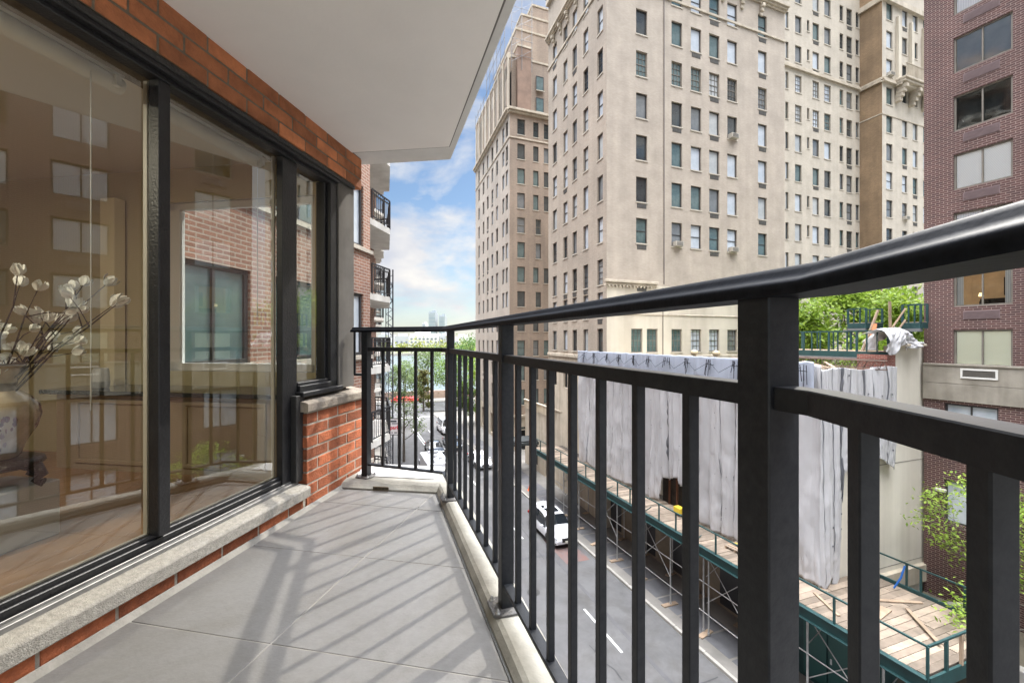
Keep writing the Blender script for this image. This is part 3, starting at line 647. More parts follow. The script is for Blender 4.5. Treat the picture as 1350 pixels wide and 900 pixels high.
for k in range(52):
    strip(mb, -15 + k * 1.9, -15 + k * 1.9 + 1.885, KR, KR + .17, GZ - .1, GZ + .15); strip(mb, -15 + k * 1.9, -15 + k * 1.9 + 1.885, KL - .17, KL, GZ - .1, GZ + .15)
strip(mb, TE + 12, TE + 12.2, -70, 90, GZ - .1, GZ + .15); mb.build('kerb', kind='structure', bevel=.012)
mb = MB().use(m_paint)
for k in range(-2, 6): strip(mb, 16.8 + k * 12 , 16.8 + k * 12 + 3.4, 11.42, 11.54, GZ + .002, GZ + .006)
strip(mb, 57, 70, 9.3, 9.42, GZ + .002, GZ + .006); strip(mb, 57, 70, 9.6, 9.72, GZ + .002, GZ + .006)
strip(mb, TE - 6, TE - 5.6, KL + .3, KR - .3, GZ + .002, GZ + .006)
mb.build('road_markings', kind='structure')
mb = MB().use(m_asph2)
strip(mb, -5, 26.2, 12.25, 12.45, GZ + .001, GZ + .0045); strip(mb, 26, 26.25, 8.5, 14.5, GZ + .001, GZ + .0044); strip(mb, 30, 36, 9.2, 9.9, GZ + .001, GZ + .0044); strip(mb, 38, 50, 12.6, 13.6, GZ + .001, GZ + .0045)
mb.use(mat('red_patch', (0.16, 0.085, 0.07), .9, nscale=1.6, col2=(0.10, 0.095, 0.095), bump=.3)); strip(mb, 24.6, 28.2, 12.75, 14.4, GZ + .0046, GZ + .0075)
rk = random.Random(21); mb.use(mat('tar_seal', (0.035, 0.035, 0.036), .6))
for k in range(16):
    t_, p_ = rk.uniform(5, 60), rk.uniform(5, 14); dt, dp = (rk.uniform(.5, 1.2), rk.uniform(-.12, .12)) if k % 3 else (rk.uniform(-.1, .1), rk.uniform(.5, 1))
    for q in range(rk.randint(4, 9)):
        t2, p2 = t_ + dt * rk.uniform(.6, 1.2), min(14.4, max(4.7, p_ + dp + rk.uniform(-.12, .12))); a_, b_ = gp(t_, p_), gp(t2, p2); nn_ = (b_ - a_).normalized().cross(Z) * .028
        mb.face([a_ - nn_ + Z * (GZ + .0095), b_ - nn_ + Z * (GZ + .0095), b_ + nn_ + Z * (GZ + .0095), a_ + nn_ + Z * (GZ + .0095)][::-1]); t_, p_ = t2, p2
mb.use(mat('manhole_iron', (0.05, 0.048, 0.046), .6, .4, nscale=9, namt=.3))
for t_, p_ in ((22.5, 9.6), (33.5, 12.1), (12.5, 12.6), (46, 10.4)):
    c = gp(t_, p_); mb.prism([(c.x + .36 * math.cos(k * math.pi / 10), c.y + .36 * math.sin(k * math.pi / 10)) for k in range(20)], GZ + .001, GZ + .0078)
mb.build('road_patches', kind='structure')
# water and the other shore
WZ = -21.0
def bumpwater():
    m = bpy.data.materials.new('river_water'); m.use_nodes = True; t = m.node_tree; b = t.nodes['Principled BSDF']
    b.inputs['Base Color'].default_value = (0.10, 0.125, 0.135, 1); b.inputs['Roughness'].default_value = .22
    tcn = t.nodes.new('ShaderNodeTexCoord'); n = t.nodes.new('ShaderNodeTexNoise'); n.inputs['Scale'].default_value = .5; n.inputs['Detail'].default_value = 6
    bp = t.nodes.new('ShaderNodeBump'); bp.inputs['Strength'].default_value = 1; bp.inputs['Distance'].default_value = .35
    t.links.new(tcn.outputs['Object'], n.inputs[0]); t.links.new(n.outputs[0], bp.inputs['Height']); t.links.new(bp.outputs[0], b.inputs['Normal']); return m
mb = MB().use(bumpwater()); strip(mb, 112, 7000, -5000, 5000, WZ - 1, WZ); mb.build('river', kind='structure')
mb = MB().use(mat('far_land', (0.16, 0.17, 0.10), .95, nscale=.02, namt=.3)); strip(mb, 600, 1500, -1200, 1500, WZ - 1, WZ + 2.2); mb.build('far_shore', kind='structure')
mb = MB().use(mat('seawall_stone', (0.30, 0.28, 0.24), .9, nscale=.05, namt=.2)); strip(mb, 596, 600, -1200, 1500, WZ - 1, WZ + 3.0); tag(mb.build('seawall'), 'low pale stone sea wall along the far shore of the river', 'sea wall')

# ================================================================= foliage
def leafmat(name, c1, c2):
    if name in _M: return _M[name]
    m = bpy.data.materials.new(name); m.use_nodes = True; t = m.node_tree; b = t.nodes['Principled BSDF']; o = t.nodes['Material Output']
    a = t.nodes.new('ShaderNodeAttribute'); a.attribute_name = 'rnd'; mx = t.nodes.new('ShaderNodeMixRGB'); mx.inputs[1].default_value = (*c1, 1); mx.inputs[2].default_value = (*c2, 1)
    t.links.new(a.outputs['Fac'], mx.inputs[0]); t.links.new(mx.outputs[0], b.inputs['Base Color']); b.inputs['Roughness'].default_value = .55
    tl = t.nodes.new('ShaderNodeBsdfTranslucent'); t.links.new(mx.outputs[0], tl.inputs[0]); ms = t.nodes.new('ShaderNodeMixShader'); ms.inputs[0].default_value = .45
    t.links.new(b.outputs[0], ms.inputs[1]); t.links.new(tl.outputs[0], ms.inputs[2]); t.links.new(ms.outputs[0], o.inputs[0]); _M[name] = m; return m
m_bark = mat('bark', (0.09, 0.075, 0.06), .9, nscale=6, namt=.35, bump=.6)
def leaf(mb, c, s, rs, flat=0.0):
    n = Vector((rs.gauss(0, 1), rs.gauss(0, 1), rs.gauss(0, 1) + flat * 2.5)).normalized(); u = n.orthogonal().normalized(); a = rs.random() * 6.28; u = (u * math.cos(a) + n.cross(u) * math.sin(a)); v_ = n.cross(u)
    mb.r = rs.random(); mb.face([c - u * s, c + v_ * s * .45 + n * s * .12, c + u * s, c - v_ * s * .45 + n * s * .12])
def tree(name, label, base, height, spread, nleaf, lsize, leafm, seed=1, trunk_r=.16, crown0=.3, levels=3, lean=(0, 0), group=None, flat=0.0, clump=.55, nb=9, cat='tree'):
    rs = random.Random(seed); root = empty(name, label, cat, base, 0, group); tk = MB().use(m_bark); tips = []
    top = Vector((lean[0], lean[1], height * .82))
    tp = [Vector((0, 0, -.2)).lerp(top, k / 6) + Vector((rs.uniform(-.05, .05), rs.uniform(-.05, .05), 0)) * height * .04 * (k > 0) for k in range(7)]
    tk.tube(tp, [trunk_r * (1.15 - k * .155) for k in range(7)], 9)
    def branch(p, d, ln, r, lv):
        pts = [p]; dd = d.copy()
        for k in range(4):
            dd = (dd + Vector((rs.gauss(0, .16), rs.gauss(0, .16), rs.gauss(.05, .12)))).normalized(); pts.append(pts[-1] + dd * ln / 4)
        tk.tube(pts, [r, r * .8, r * .62, r * .45, r * .3], 5 if lv else 6, cap=False)
        if lv >= levels - 1: tips.extend([pts[2], pts[3], pts[4]]); return
        for k in range(3 + (lv == 0)):
            q = pts[rs.choice((2, 3, 4, 4))]; nd = (dd + Vector((rs.gauss(0, .6), rs.gauss(0, .6), rs.gauss(.05, .35)))).normalized(); branch(q, nd, ln * rs.uniform(.5, .72), r * .5, lv + 1)
    for k in range(nb):
        f = crown0 + (1 - crown0) * (k / nb) ** .9; p = Vector(tp[0]).lerp(top, f); a = k * 2.4 + rs.random(); up = .25 + f * .9
        branch(p, Vector((math.cos(a), math.sin(a), up * (1 - flat))).normalized(), spread * (1.05 - .55 * f) * rs.uniform(.75, 1.1), trunk_r * (.5 - .25 * f), 0)
    tk.build('trunk', parent=root)
    cr = MB().use(leafm)
    if tips:
        for k in range(nleaf):
            t_ = tips[rs.randrange(len(tips))]; g = Vector((rs.gauss(0, 1), rs.gauss(0, 1), rs.gauss(0, .75 * (1 - flat * .6)))) * (clump * spread * .16)
            leaf(cr, t_ + g, lsize * rs.uniform(.6, 1.3), rs, flat)
    c = cr.build('crown', parent=root); return root

# ================================================================= window kit
m_fr_dk = mat('window_frame_dark', (0.035, 0.034, 0.034), .5, nscale=3, namt=.2)
m_fr_tan = mat('window_frame_tan', (0.15, 0.135, 0.11), .6, nscale=3, namt=.2)
m_fr_wh = mat('window_frame_white', (0.5, 0.49, 0.46), .5)
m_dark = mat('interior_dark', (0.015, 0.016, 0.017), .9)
def pane_m(name, c, c2, sc=1.2, rough=.04, sp=1.0):
    m = mat(name, c, rough, nscale=sc, col2=c2, spec=sp, coord='Object'); return m
PANES = [pane_m('pane_dark', (0.02, 0.025, 0.027), (0.06, 0.07, 0.07)), pane_m('pane_teal', (0.05, 0.085, 0.085), (0.13, 0.18, 0.175)), pane_m('pane_blind', (0.42, 0.43, 0.42), (0.28, 0.30, 0.30)),
         pane_m('pane_pale', (0.50, 0.53, 0.56), (0.32, 0.37, 0.41)), pane_m('pane_grey', (0.10, 0.11, 0.115), (0.19, 0.20, 0.20))]  # pane_pale: bright sky reflection painted into the glass colour
for q_ in PANES:
    bp_ = q_.node_tree; nz = bp_.nodes.new('ShaderNodeTexNoise'); nz.inputs['Scale'].default_value = .9; bq = bp_.nodes.new('ShaderNodeBump'); bq.inputs['Strength'].default_value = .25; bq.inputs['Distance'].default_value = .05
    tcq = bp_.nodes.new('ShaderNodeTexCoord'); bp_.links.new(tcq.outputs['Object'], nz.inputs['Vector']); bp_.links.new(nz.outputs['Fac'], bq.inputs['Height']); bp_.links.new(bq.outputs[0], bp_.nodes['Principled BSDF'].inputs['Normal'])
m_sill = mat('limestone_sill', (0.42, 0.38, 0.31), .85, nscale=5, namt=.15)
m_grl = mat('ac_grille', (0.10, 0.095, 0.085), .7, nscale=6, namt=.2)
_wk = {}
def win_mesh(w_, h_, style, fm, sillm=None, d0=.13, ledge=.05):
    """frame: origin at the centre of the opening's bottom edge; y=0 is the wall plane, +y inwards"""
    key = (round(w_, 2), round(h_, 2), style, fm.name, sillm.name if sillm else '', d0)
    if key in _wk: return _wk[key]
    mb = MB().use(fm); f = .07
    B = lambda cx, cz, sx, sz, y=d0 + .03, dy=.06: mb.box((cx, y, cz), (sx, dy, sz))
    B(-w_ / 2 + f / 2, h_ / 2, f, h_); B(w_ / 2 - f / 2, h_ / 2, f, h_); B(0, f / 2, w_ - 2 * f, f); B(0, h_ - f / 2, w_ - 2 * f, f)
    if style in ('hung', 'grid'): B(0, h_ * .5, w_ - 2 * f, .05)
    if style == 'grid':
        for k in (1, 2): B(-w_ / 2 + w_ * k / 3, h_ / 2, .022, h_ - 2 * f, d0 + .03, .05)
        for k in (.26, .74): B(0, h_ * k, w_ - 2 * f, .022, d0 + .03, .045)
    if style == 'wide': B(0, h_ / 2, .05, h_ - 2 * f)
    if style == 'slat': 
        for k in range(1, 6): B(-w_ / 2 + w_ * k / 6, h_ / 2, .04, h_ - 2 * f)
    if sillm: mb.use(sillm); mb.box((0, (d0 - ledge) / 2, -.045), (w_ + .10, d0 + ledge, .09))
    o = mb.build('tmp'); me = o.data; bpy.data.objects.remove(o); _wk[key] = me; return me
def pane_mesh(w_, h_, style, pm, d0=.13):
    key = ('p', round(w_, 2), round(h_, 2), style, pm.name, d0)
    if key in _wk: return _wk[key]
    mb = MB().use(pm); f = .05
    if style == 'tilt':
        a = .12; mb.face([(-w_ / 2 + f, d0 + .05, f), (w_ / 2 - f, d0 + .05, f), (w_ / 2 - f, d0 + .05 - .02, h_ * .5), (w_ / 2 - f, d0 + .05, h_ - f), (-w_ / 2 + f, d0 + .05, h_ - f)])
    else: mb.face([(-w_ / 2 + f, d0 + .04, f), (w_ / 2 - f, d0 + .04, f), (w_ / 2 - f, d0 + .04, h_ - f), (-w_ / 2 + f, d0 + .04, h_ - f)])
    o = mb.build('tmp'); me = o.data; bpy.data.objects.remove(o); _wk[key] = me; return me
def grille_mesh(w_, h_=.32):
    key = ('g', round(w_, 2), h_)
    if key in _wk: return _wk[key]
    mb = MB().use(m_grl)
    for k in range(6): mb.box((0, -.012, -.14 - h_ + (k + .5) * h_ / 6), (w_, .03, h_ / 6 * .55))
    mb.box((0, .0, -.14 - h_ / 2), (w_ + .04, .02, h_ + .04)); o = mb.build('tmp'); me = o.data; bpy.data.objects.remove(o); _wk[key] = me; return me
def acbox_mesh(w_):
    key = ('ac', round(w_, 2))
    if key in _wk: return _wk[key]
    mb = MB().use(mat('ac_box_paint', (0.42, 0.39, 0.33), .6)); mb.box((0, -.14, .2), (w_, .44, .36))
    mb.use(m_grl)
    for k in range(7): mb.box((0, -.363, .06 + k * .045), (w_ * .85, .01, .018))
    o = mb.build('tmp'); me = o.data; bpy.data.objects.remove(o); _wk[key] = me; return me
def add_window(parent, o, d, s, z, w_, h_, side, style, fm, pm, sillm, ac=None, d0=.13):
    d = Vector((d[0], d[1], 0)).normalized(); c = Vector((o[0], o[1], 0)) + d * s; M_ = fr_matrix(c, d, z, side)
    if side == -1: M_ = M_ @ Matrix.Diagonal((-1, 1, 1, 1)) if False else fr_matrix(c, -d, z, 1)
    M_ = Matrix.Translation(-parent.location) @ M_
    wn = place(win_mesh(w_, h_, style, fm, sillm, d0), 'window', parent, M_)
    place(pane_mesh(w_, h_, style, pm, d0), 'pane', wn, Matrix.Identity(4))
    if ac == 'g': place(grille_mesh(w_ * .8), 'ac_grille', wn, Matrix.Identity(4))
    if ac == 'b': place(acbox_mesh(w_ * .7), 'ac_unit', wn, Matrix.Identity(4))
    return wn
wrs = random.Random(11)
def pick(row, light=.4):
    x = wrs.random()
    return PANES[3] if x < light * .6 else PANES[2] if x < light else PANES[1] if x < light + .25 else PANES[4] if x < light + .42 else PANES[0]

# ================================================================= THE BIG TAN BUILDING
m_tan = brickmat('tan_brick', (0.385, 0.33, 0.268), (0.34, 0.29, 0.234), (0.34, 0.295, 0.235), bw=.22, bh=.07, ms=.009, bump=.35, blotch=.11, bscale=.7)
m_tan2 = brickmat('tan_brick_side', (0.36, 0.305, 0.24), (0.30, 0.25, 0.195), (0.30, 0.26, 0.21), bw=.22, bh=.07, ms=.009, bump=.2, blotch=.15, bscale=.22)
m_lime = mat('limestone', (0.52, 0.47, 0.375), .85, nscale=.5, namt=.08, bump=.1, bscale=8, streak=.7)
m_lime2 = mat('limestone_trim', (0.44, 0.385, 0.30), .85, nscale=1, namt=.15, bump=.2, bscale=8, streak=2)
F = Vector((2.474, 1, 0)).normalized(); SL = Vector((-.295, 1, 0)).normalized()
K = Vector((7.0, 32.5, 0))
def s_on(o, d, u):
    r = (u - 675) / 580; return (r * o[1] - o[0]) / (d[0] - r * d[1])
def yat(o, d, u): return o[1] + d[1] * s_on(o, d, u)
E_ = EYE
tanb = empty('tan_apartment_tower', 'large tan brick apartment tower with stone base on the corner straight ahead', 'building', (K.x, K.y, GZ))
LF = 18.9; LS = 11.9
rows_top = [28.35, 25.2, 22.0, 18.8, 15.6, 12.4, 9.25, 6.05, 3.55, .8, -2.6]
ucol = [(838.6, 853.3), (885.3, 899.3), (910.8, 924.5), (935, 948.4), (958.9, 971.7), (999.4, 1010.8)]
cols = [(s_on(K, F, a), s_on(K, F, b)) for a, b in ucol]
holes = []; wins = []
for r_, zt in enumerate(rows_top):
    for c_, (a, b) in enumerate(cols):
        if r_ == 8: continue
        h_ = 1.92 if zt > 2 else 1.8
        pts_ = [(a, b)] if not (r_ >= 9 and c_ == 0) else [(a - .45, b - .45), (a + 1.0, b + 1.0)]
        for (a2, b2) in pts_: holes.append((a2, b2, E_ + zt - h_, E_ + zt)); wins.append((r_, c_, a2, b2, E_ + zt - h_, h_))
mb = MB()
zb = E_ + 4.15; zr = E_ + 33.5
up = [h for h in holes if h[2] > zb]; lo = [h for h in holes if h[3] < zb]
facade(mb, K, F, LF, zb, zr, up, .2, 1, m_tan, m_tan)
lof = MB(); facade(lof, K - Vector((F.y, -F.x, 0)) * 0 + Vector((0, 0, 0)), F, LF, GZ, zb, lo, .2, 1, m_lime, m_lime)
ucs = [728.8, 742.7, 754.7, 769, 787.5]; wls = []
for i, a in enumerate(ucs):
    b = a + (5.2, 5.4, 5.8, 6.4, 7.2)[i]; wls.append((s_on(K, SL, b), s_on(K, SL, a)))
hl = []; wl_ = []
rows_l = rows_top[:]
for r_, zt in enumerate(rows_l):
    for c_, (a, b) in enumerate(wls):
        h_ = 1.92 if zt > 2 else 1.8
        hl.append((min(a, b), max(a, b), E_ + zt - h_, E_ + zt)); wl_.append((r_, c_, min(a, b), max(a, b), E_ + zt - h_, h_))
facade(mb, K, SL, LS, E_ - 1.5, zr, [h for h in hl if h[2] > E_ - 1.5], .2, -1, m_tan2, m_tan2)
facade(lof, K, SL, LS, GZ, E_ - 1.5, [h for h in hl if h[3] < E_ - 1.5], .2, -1, m_lime2, m_lime2)
back = K + F * LF + Vector((-F.y, F.x, 0)) * 14
mb.use(m_tan); facade(mb, K + F * LF, Vector((-F.y, F.x, 0)), 14, GZ, zr, [], .2, 1); 
b0_ = K + SL * LS; facade(mb, b0_, F, LF + 4, GZ, zr, [], .2, -1)
mb.use(m_lime2); mb.prism([tuple(x[:2]) for x in (K, K + F * LF, back, b0_)], zr, zr + .3)
def off(mb): mb.v = [(x - tanb.location.x, y - tanb.location.y, z - tanb.location.z) for x, y, z in mb.v]; return mb
off(mb).build('wall', parent=tanb); off(lof).build('stone_base', parent=tanb)
# window linings so nothing is see-through
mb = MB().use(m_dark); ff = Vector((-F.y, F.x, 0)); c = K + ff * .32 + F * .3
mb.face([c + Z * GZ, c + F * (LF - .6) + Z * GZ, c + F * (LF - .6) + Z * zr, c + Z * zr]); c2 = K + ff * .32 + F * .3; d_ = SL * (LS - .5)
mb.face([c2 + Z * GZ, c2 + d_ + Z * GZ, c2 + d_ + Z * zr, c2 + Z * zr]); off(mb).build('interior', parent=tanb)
stl = {2: 'grid', 0: 'hung', 7: 'grid', 9: 'grid', 6: 'hung', 10: 'hung'}
for (r_, c_, a, b, z, h_) in wins:
    st_ = stl.get(r_, 'plain'); 
    if r_ == 2 and False: st_ = 'hung'
    pm = pick(r_, .45) if c_ > 1 else PANES[wrs.choice((0, 1, 4, 1))]
    ac = 'g' if (c_ in (3, 5) and r_ < 6) or (wrs.random() < .12 and r_ < 8) else ('b' if wrs.random() < .06 else None)
    add_window(tanb, K, F, (a + b) / 2, z, b - a, h_, 1, st_, m_fr_dk if r_ not in (2, 7, 9, 10) else m_fr_tan, pm, m_sill, ac)
for (r_, c_, a, b, z, h_) in wl_:
    if r_ > 9: continue
    add_window(tanb, K, SL, (a + b) / 2, z, b - a, h_, -1, 'grid' if r_ in (2, 7) and c_ > 2 else 'hung' if wrs.random() < .5 else 'plain', m_fr_dk, PANES[wrs.choice((3, 2, 4, 0, 3))], m_sill, 'g' if wrs.random() < .25 else None)
# cornices and bands
mb = MB().use(m_lime2); n_ = Vector((F.y, -F.x, 0)); nl = Vector((-SL.y, SL.x, 0))
def band(mb, z, h_, pr, front=(0, LF), left=(0, LS)):
    if front: mb.box(K + F * (front[0] + front[1]) / 2 + n_ * pr / 2 + Z * (E_ + z), (front[1] - front[0] + (pr if front[0] <= 0 else 0), pr, h_), (F, -n_, Z))
    if left: mb.box(K + SL * (left[0] + left[1]) / 2 + nl * pr / 2 + Z * (E_ + z), (left[1] - left[0], pr, h_ - .002), (SL, -nl, Z))
band(mb, 29.7, .22, .42); band(mb, 29.5, .18, .28); band(mb, 29.32, .16, .14); band(mb, 26.75, .22, .10); band(mb, 4.32, .20, .22, (-.1, 4.5), None); band(mb, 4.12, .16, .12, (-.1, 4.5), None); band(mb, 1.9, .12, .05, (0, LF), None); band(mb, -1.45, .3, .12); band(mb, 33.3, .5, .3)
for k in range(14): mb.box(K + F * (-.2 + k * .32) + n_ * .09 + Z * (E_ + 3.96), (.14, .14, .16), (F, -n_, Z))
off(mb).build('cornice', parent=tanb, bevel=.03)
for k in (5.2, 7.0, 8.6, 10.3): 
    mb = MB().use(m_lime2)
    for q in range(3): mb.box(K + SL * (k + .0) + nl * (.13 + .06 * (1 - q)) + Z * (E_ + 29.0 - q * .34), (.28, .38 - q * .11, .34), (SL, -nl, Z))
    off(mb).build('bracket', parent=tanb, bevel=.06, seg=2)
for k in (11.4, 13.6, 15.9, ): 
    mb = MB().use(m_lime2)
    for q in range(3): mb.box(K + F * k + n_ * (.13 + .06 * (1 - q)) + Z * (E_ + 29.0 - q * .34), (.3, .38 - q * .11, .34), (F, -n_, Z))
    off(mb).build('bracket', parent=tanb, bevel=.06, seg=2)
# drain pipe line and thin joints
mb = MB().use(mat('downpipe', (0.12, 0.10, 0.09), .6)); x = s_on(K, F, 875); mb.tube([K + F * x + n_ * .05 + Z * (E_ + 4.3), K + F * x + n_ * .05 + Z * zr], .035, 6); x = s_on(K, F, 873.5)
mb.tube([K + F * x + n_ * .05 + Z * (E_ - 2), K + F * x + n_ * .05 + Z * (E_ + 4.0)], .03, 6); off(mb).build('downpipe', parent=tanb)

# ---- the wing behind to the right
Q = Vector(((1035 - 8 - 675) / 580 * 45.2, 45.2, 0)); LQ = s_on(Q, F, 1135) + .05
wing = empty('tan_rear_wing', 'taller pale tan wing with closely spaced windows set back behind the corner tower', 'building', (Q.x, Q.y, GZ))
def offw(mb, rt): mb.v = [(x - rt.location.x, y - rt.location.y, z - rt.location.z) for x, y, z in mb.v]; return mb
rq = [E_ + 33.95 + 3.12 - k * 3.12 for k in range(14)]
cx = [(1035.4, 1039.5, 1.75), (1048.2, 1056.7, 1.8), (1064, 1067, 1.2), (1071.3, 1079.8, 1.85), (1086.7, 1095.2, 1.85), (1106.9, 1111.7, 1.75), (1116, 1123.4, 1.9), (1128.2, 1132.6, 1.75)]
cw = [(s_on(Q, F, a), s_on(Q, F, b), h_) for a, b, h_ in cx]
hq = []; wq = []
for r_, zt in enumerate(rq):
    for c_, (a, b, h_) in enumerate(cw):
        if c_ == 2 and r_ % 3 == 0: continue
        hq.append((a, b, zt - h_, zt)); wq.append((r_, c_, a, b, zt - h_, h_))
m_tan3 = brickmat('pale_tan_brick', (0.44, 0.39, 0.315), (0.39, 0.345, 0.275), (0.39, 0.35, 0.285), bw=.22, bh=.07, ms=.009, bump=.3, blotch=.11, bscale=.6)
mb = MB(); facade(mb, Q, F, LQ, GZ, E_ + 52, hq, .2, 1, m_tan3, m_tan3); facade(mb, Q, Vector((-F.y, F.x, 0)), 6, GZ, E_ + 52, [], side=-1)
offw(mb, wing).build('wall', parent=wing)
mb = MB().use(m_dark); c = Q + ff * .33; mb.face([c + Z * GZ, c + F * LQ + Z * GZ, c + F * LQ + Z * (E_ + 52), c + Z * (E_ + 52)]); offw(mb, wing).build('interior', parent=wing)
mb = MB().use(m_lime2)
for z, h_, pr in ((28.55, .22, .12), (28.3, .2, .22), (-1, .3, .15)): mb.box(Q + F * LQ / 2 + n_ * pr / 2 + Z * (E_ + z), (LQ, pr, h_), (F, -n_, Z))
offw(mb, wing).build('cornice', parent=wing, bevel=.03)
for (r_, c_, a, b, z, h_) in wq:
    add_window(wing, Q, F, (a + b) / 2, z, b - a, h_, 1, 'grid' if r_ in (3, 4) and c_ < 5 else 'plain' if c_ < 5 else 'hung', m_fr_dk if r_ not in (3, 4) else m_fr_tan, pick(r_, .5 if c_ < 5 else .12), m_sill, 'g' if c_ in (3, 6) and wrs.random() < .6 or c_ == 0 and wrs.random() < .3 else None)
# ---- the tower to its right
T3 = Vector(((1163 - 675) / 580 * 48.0, 48.0, 0))
tow = empty('tan_end_tower', 'pale tower with brown brick flank and ornate stone balcony beside the maroon building', 'building', (T3.x, T3.y, GZ))
c3 = [(1168.5, 1176.6), (1189.4, 1196), (1203.4, 1209.6), (1217, 1223), (1233, 1240), (1250, 1258)]; c3 = [(s_on(T3, F, a), s_on(T3, F, b)) for a, b in c3]
r3 = [E_ + 33.9 + 3.1 - k * 3.1 for k in range(14)]; h3 = []; w3 = []
for r_, zt in enumerate(r3):
    for c_, (a, b) in enumerate(c3):
        if c_ in (1, 2) and r_ in (2,): h3.append((a, b, zt - 4.3, zt)); w3.append((r_, c_, a, b, zt - 4.3, 4.3)); continue
        if c_ in (1, 2) and r_ == 3: continue
        h3.append((a, b, zt - 1.9, zt)); w3.append((r_, c_, a, b, zt - 1.9, 1.9))
mb = MB(); facade(mb, T3, F, 16, GZ, E_ + 37, h3, .2, 1, m_tan3, m_tan3); offw(mb, tow).build('wall', parent=tow)
m_brn = brickmat('brown_brick', (0.30, 0.205, 0.115), (0.24, 0.16, 0.09), (0.17, 0.12, 0.075), bw=.22, bh=.07, ms=.01, bump=.3, blotch=.22, bscale=.4)
mb = MB(); Gs = Vector((-.37, 1, 0)).normalized(); facade(mb, T3, Gs, 3.2, GZ, E_ + 52, [], side=-1, m=m_brn); offw(mb, tow).build('brick_flank', parent=tow)
mb = MB().use(m_dark); c = T3 + ff * .33; mb.face([c + Z * GZ, c + F * 16 + Z * GZ, c + F * 16 + Z * (E_ + 37), c + Z * (E_ + 37)]); offw(mb, tow).build('interior', parent=tow)
mb = MB().use(m_lime2); nlg = Vector((-Gs.y, Gs.x, 0))
for z, h_, pr in ((28.45, .25, .18), (28.15, .2, .32), (24.6, .15, .06), (37.2, .6, .35)):
    mb.box(T3 + F * 8 + n_ * pr / 2 + Z * (E_ + z), (16, pr, h_), (F, -n_, Z)); mb.box(T3 + Gs * 1.6 + nlg * pr * .3 + Z * (E_ + z), (3.2, pr * .6, h_ - .004), (Gs, -nlg, Z))
mb.use(m_lime); 
for a in [c3[1][0] - 1.0, (c3[1][1] + c3[2][0]) / 2, c3[2][1] + 1.0]: mb.box(T3 + F * a + n_ * .16 + Z * (E_ + 31.6), (.5, .34, 6.4), (F, -n_, Z)); mb.box(T3 + F * a + n_ * .13 + Z * (E_ + 35.3), (.3, .26, 1.0), (F, -n_, Z))
offw(mb, tow).build('pilaster', parent=tow, bevel=.04)
mb = MB().use(m_lime2); a0 = c3[1][0] - 1.6; a1 = c3[3][0] + .2; am = (a0 + a1) / 2
for k, (z, pr) in enumerate(((28.55, 1.25), (28.25, 1.1), (28.0, .8))): mb.box(T3 + F * am + n_ * pr / 2 + Z * (E_ + z), (a1 - a0, pr, .27), (F, -n_, Z))
mb.box(T3 + F * am + n_ * 1.15 + Z * (E_ + 30.0), (a1 - a0, .12, .14), (F, -n_, Z))
for k in range(26): mb.box(T3 + F * (a0 + .1 + k * (a1 - a0 - .2) / 25) + n_ * 1.15 + Z * (E_ + 29.3), (.09, .09, 1.3), (F, -n_, Z))
for a in (a0 + .4, am, a1 - .4):
    for q in range(4): mb.box(T3 + F * a + n_ * (.3 + .14 * (3 - q)) * .9 + Z * (E_ + 27.7 - q * .42), (.45, .6 + .28 * (3 - q) * .5, .42), (F, -n_, Z))
offw(mb, tow).build('stone_balcony', parent=tow, bevel=.04)
for (r_, c_, a, b, z, h_) in w3:
    add_window(tow, T3, F, (a + b) / 2, z, b - a, h_, 1, 'hung' if r_ > 5 else 'plain' if h_ < 3 else 'grid', m_fr_dk, pick(r_, .35), m_sill, 'g' if wrs.random() < .2 else 'b' if wrs.random() < .05 else None)
mb = MB().use(m_tan3); wt = T3 + F * 3 + ff * 3; mb.prism([tuple(x[:2]) for x in (wt, wt + F * 12, wt + F * 12 + ff * 8, wt + ff * 8)], E_ + 37, E_ + 52); offw(mb, tow).build('upper_storeys', parent=tow)

# ================================================================= THE NEXT BUILDING DOWN THE STREET
C2 = Vector((-.3, 55, 0)); bb = empty('stepped_apartment_building', 'stepped tan brick apartment building with roof scaffolding further down the street', 'building', (C2.x, C2.y, GZ))
m_b2f = brickmat('rosy_brick', (0.30, 0.235, 0.175), (0.24, 0.185, 0.14), (0.24, 0.19, 0.15), bw=.22, bh=.07, ms=.01, bump=.2, blotch=.22, bscale=.15)
m_b2s = brickmat('grey_tan_brick', (0.40, 0.355, 0.295), (0.345, 0.305, 0.255), (0.34, 0.30, 0.25), bw=.22, bh=.07, ms=.01, bump=.2, blotch=.15, bscale=.2)
rows2 = [E_ + 27.75 - k * 3.1 for k in range(13)]
cf = [(682, 692, 1.95), (703, 710, 1.95), (717, 723.6, 1.95)]; hf = []; wf = []
for r_, zt in enumerate(rows2):
    for c_, (a, b, h_) in enumerate(cf):
        a2, b2 = s_on(C2, F, a), s_on(C2, F, b)
        if r_ in (4, 5, 7) and c_: 
            if c_ == 2: continue
            a2 += .35; b2 += .35
        hf.append((a2, b2, zt - h_, zt)); wf.append((a2, b2, zt - h_, h_, r_))
L2 = 8.0; L2s = 20.9; zc2 = E_ + 28.9
mb = MB(); facade(mb, C2, F, L2, GZ + 4.2, zc2, [h for h in hf if h[2] > GZ + 4.2], .2, 1, m_b2f, m_b2f)
ts = [1.3, 3.0, 6.3, 9.0, 11.9, 14.8, 18.1]; hs2 = [(t_ - .55, t_ + .55, zt - 1.95, zt) for zt in rows2[:12] for t_ in ts]
facade(mb, C2, SL, L2s, GZ + 4.2, zc2 + 6, hs2 + [(t_ - .5, t_ + .5, E_ + 29.9, E_ + 33.2) for t_ in ts], .2, -1, m_b2s, m_b2s)
offw(mb, bb).build('wall', parent=bb)
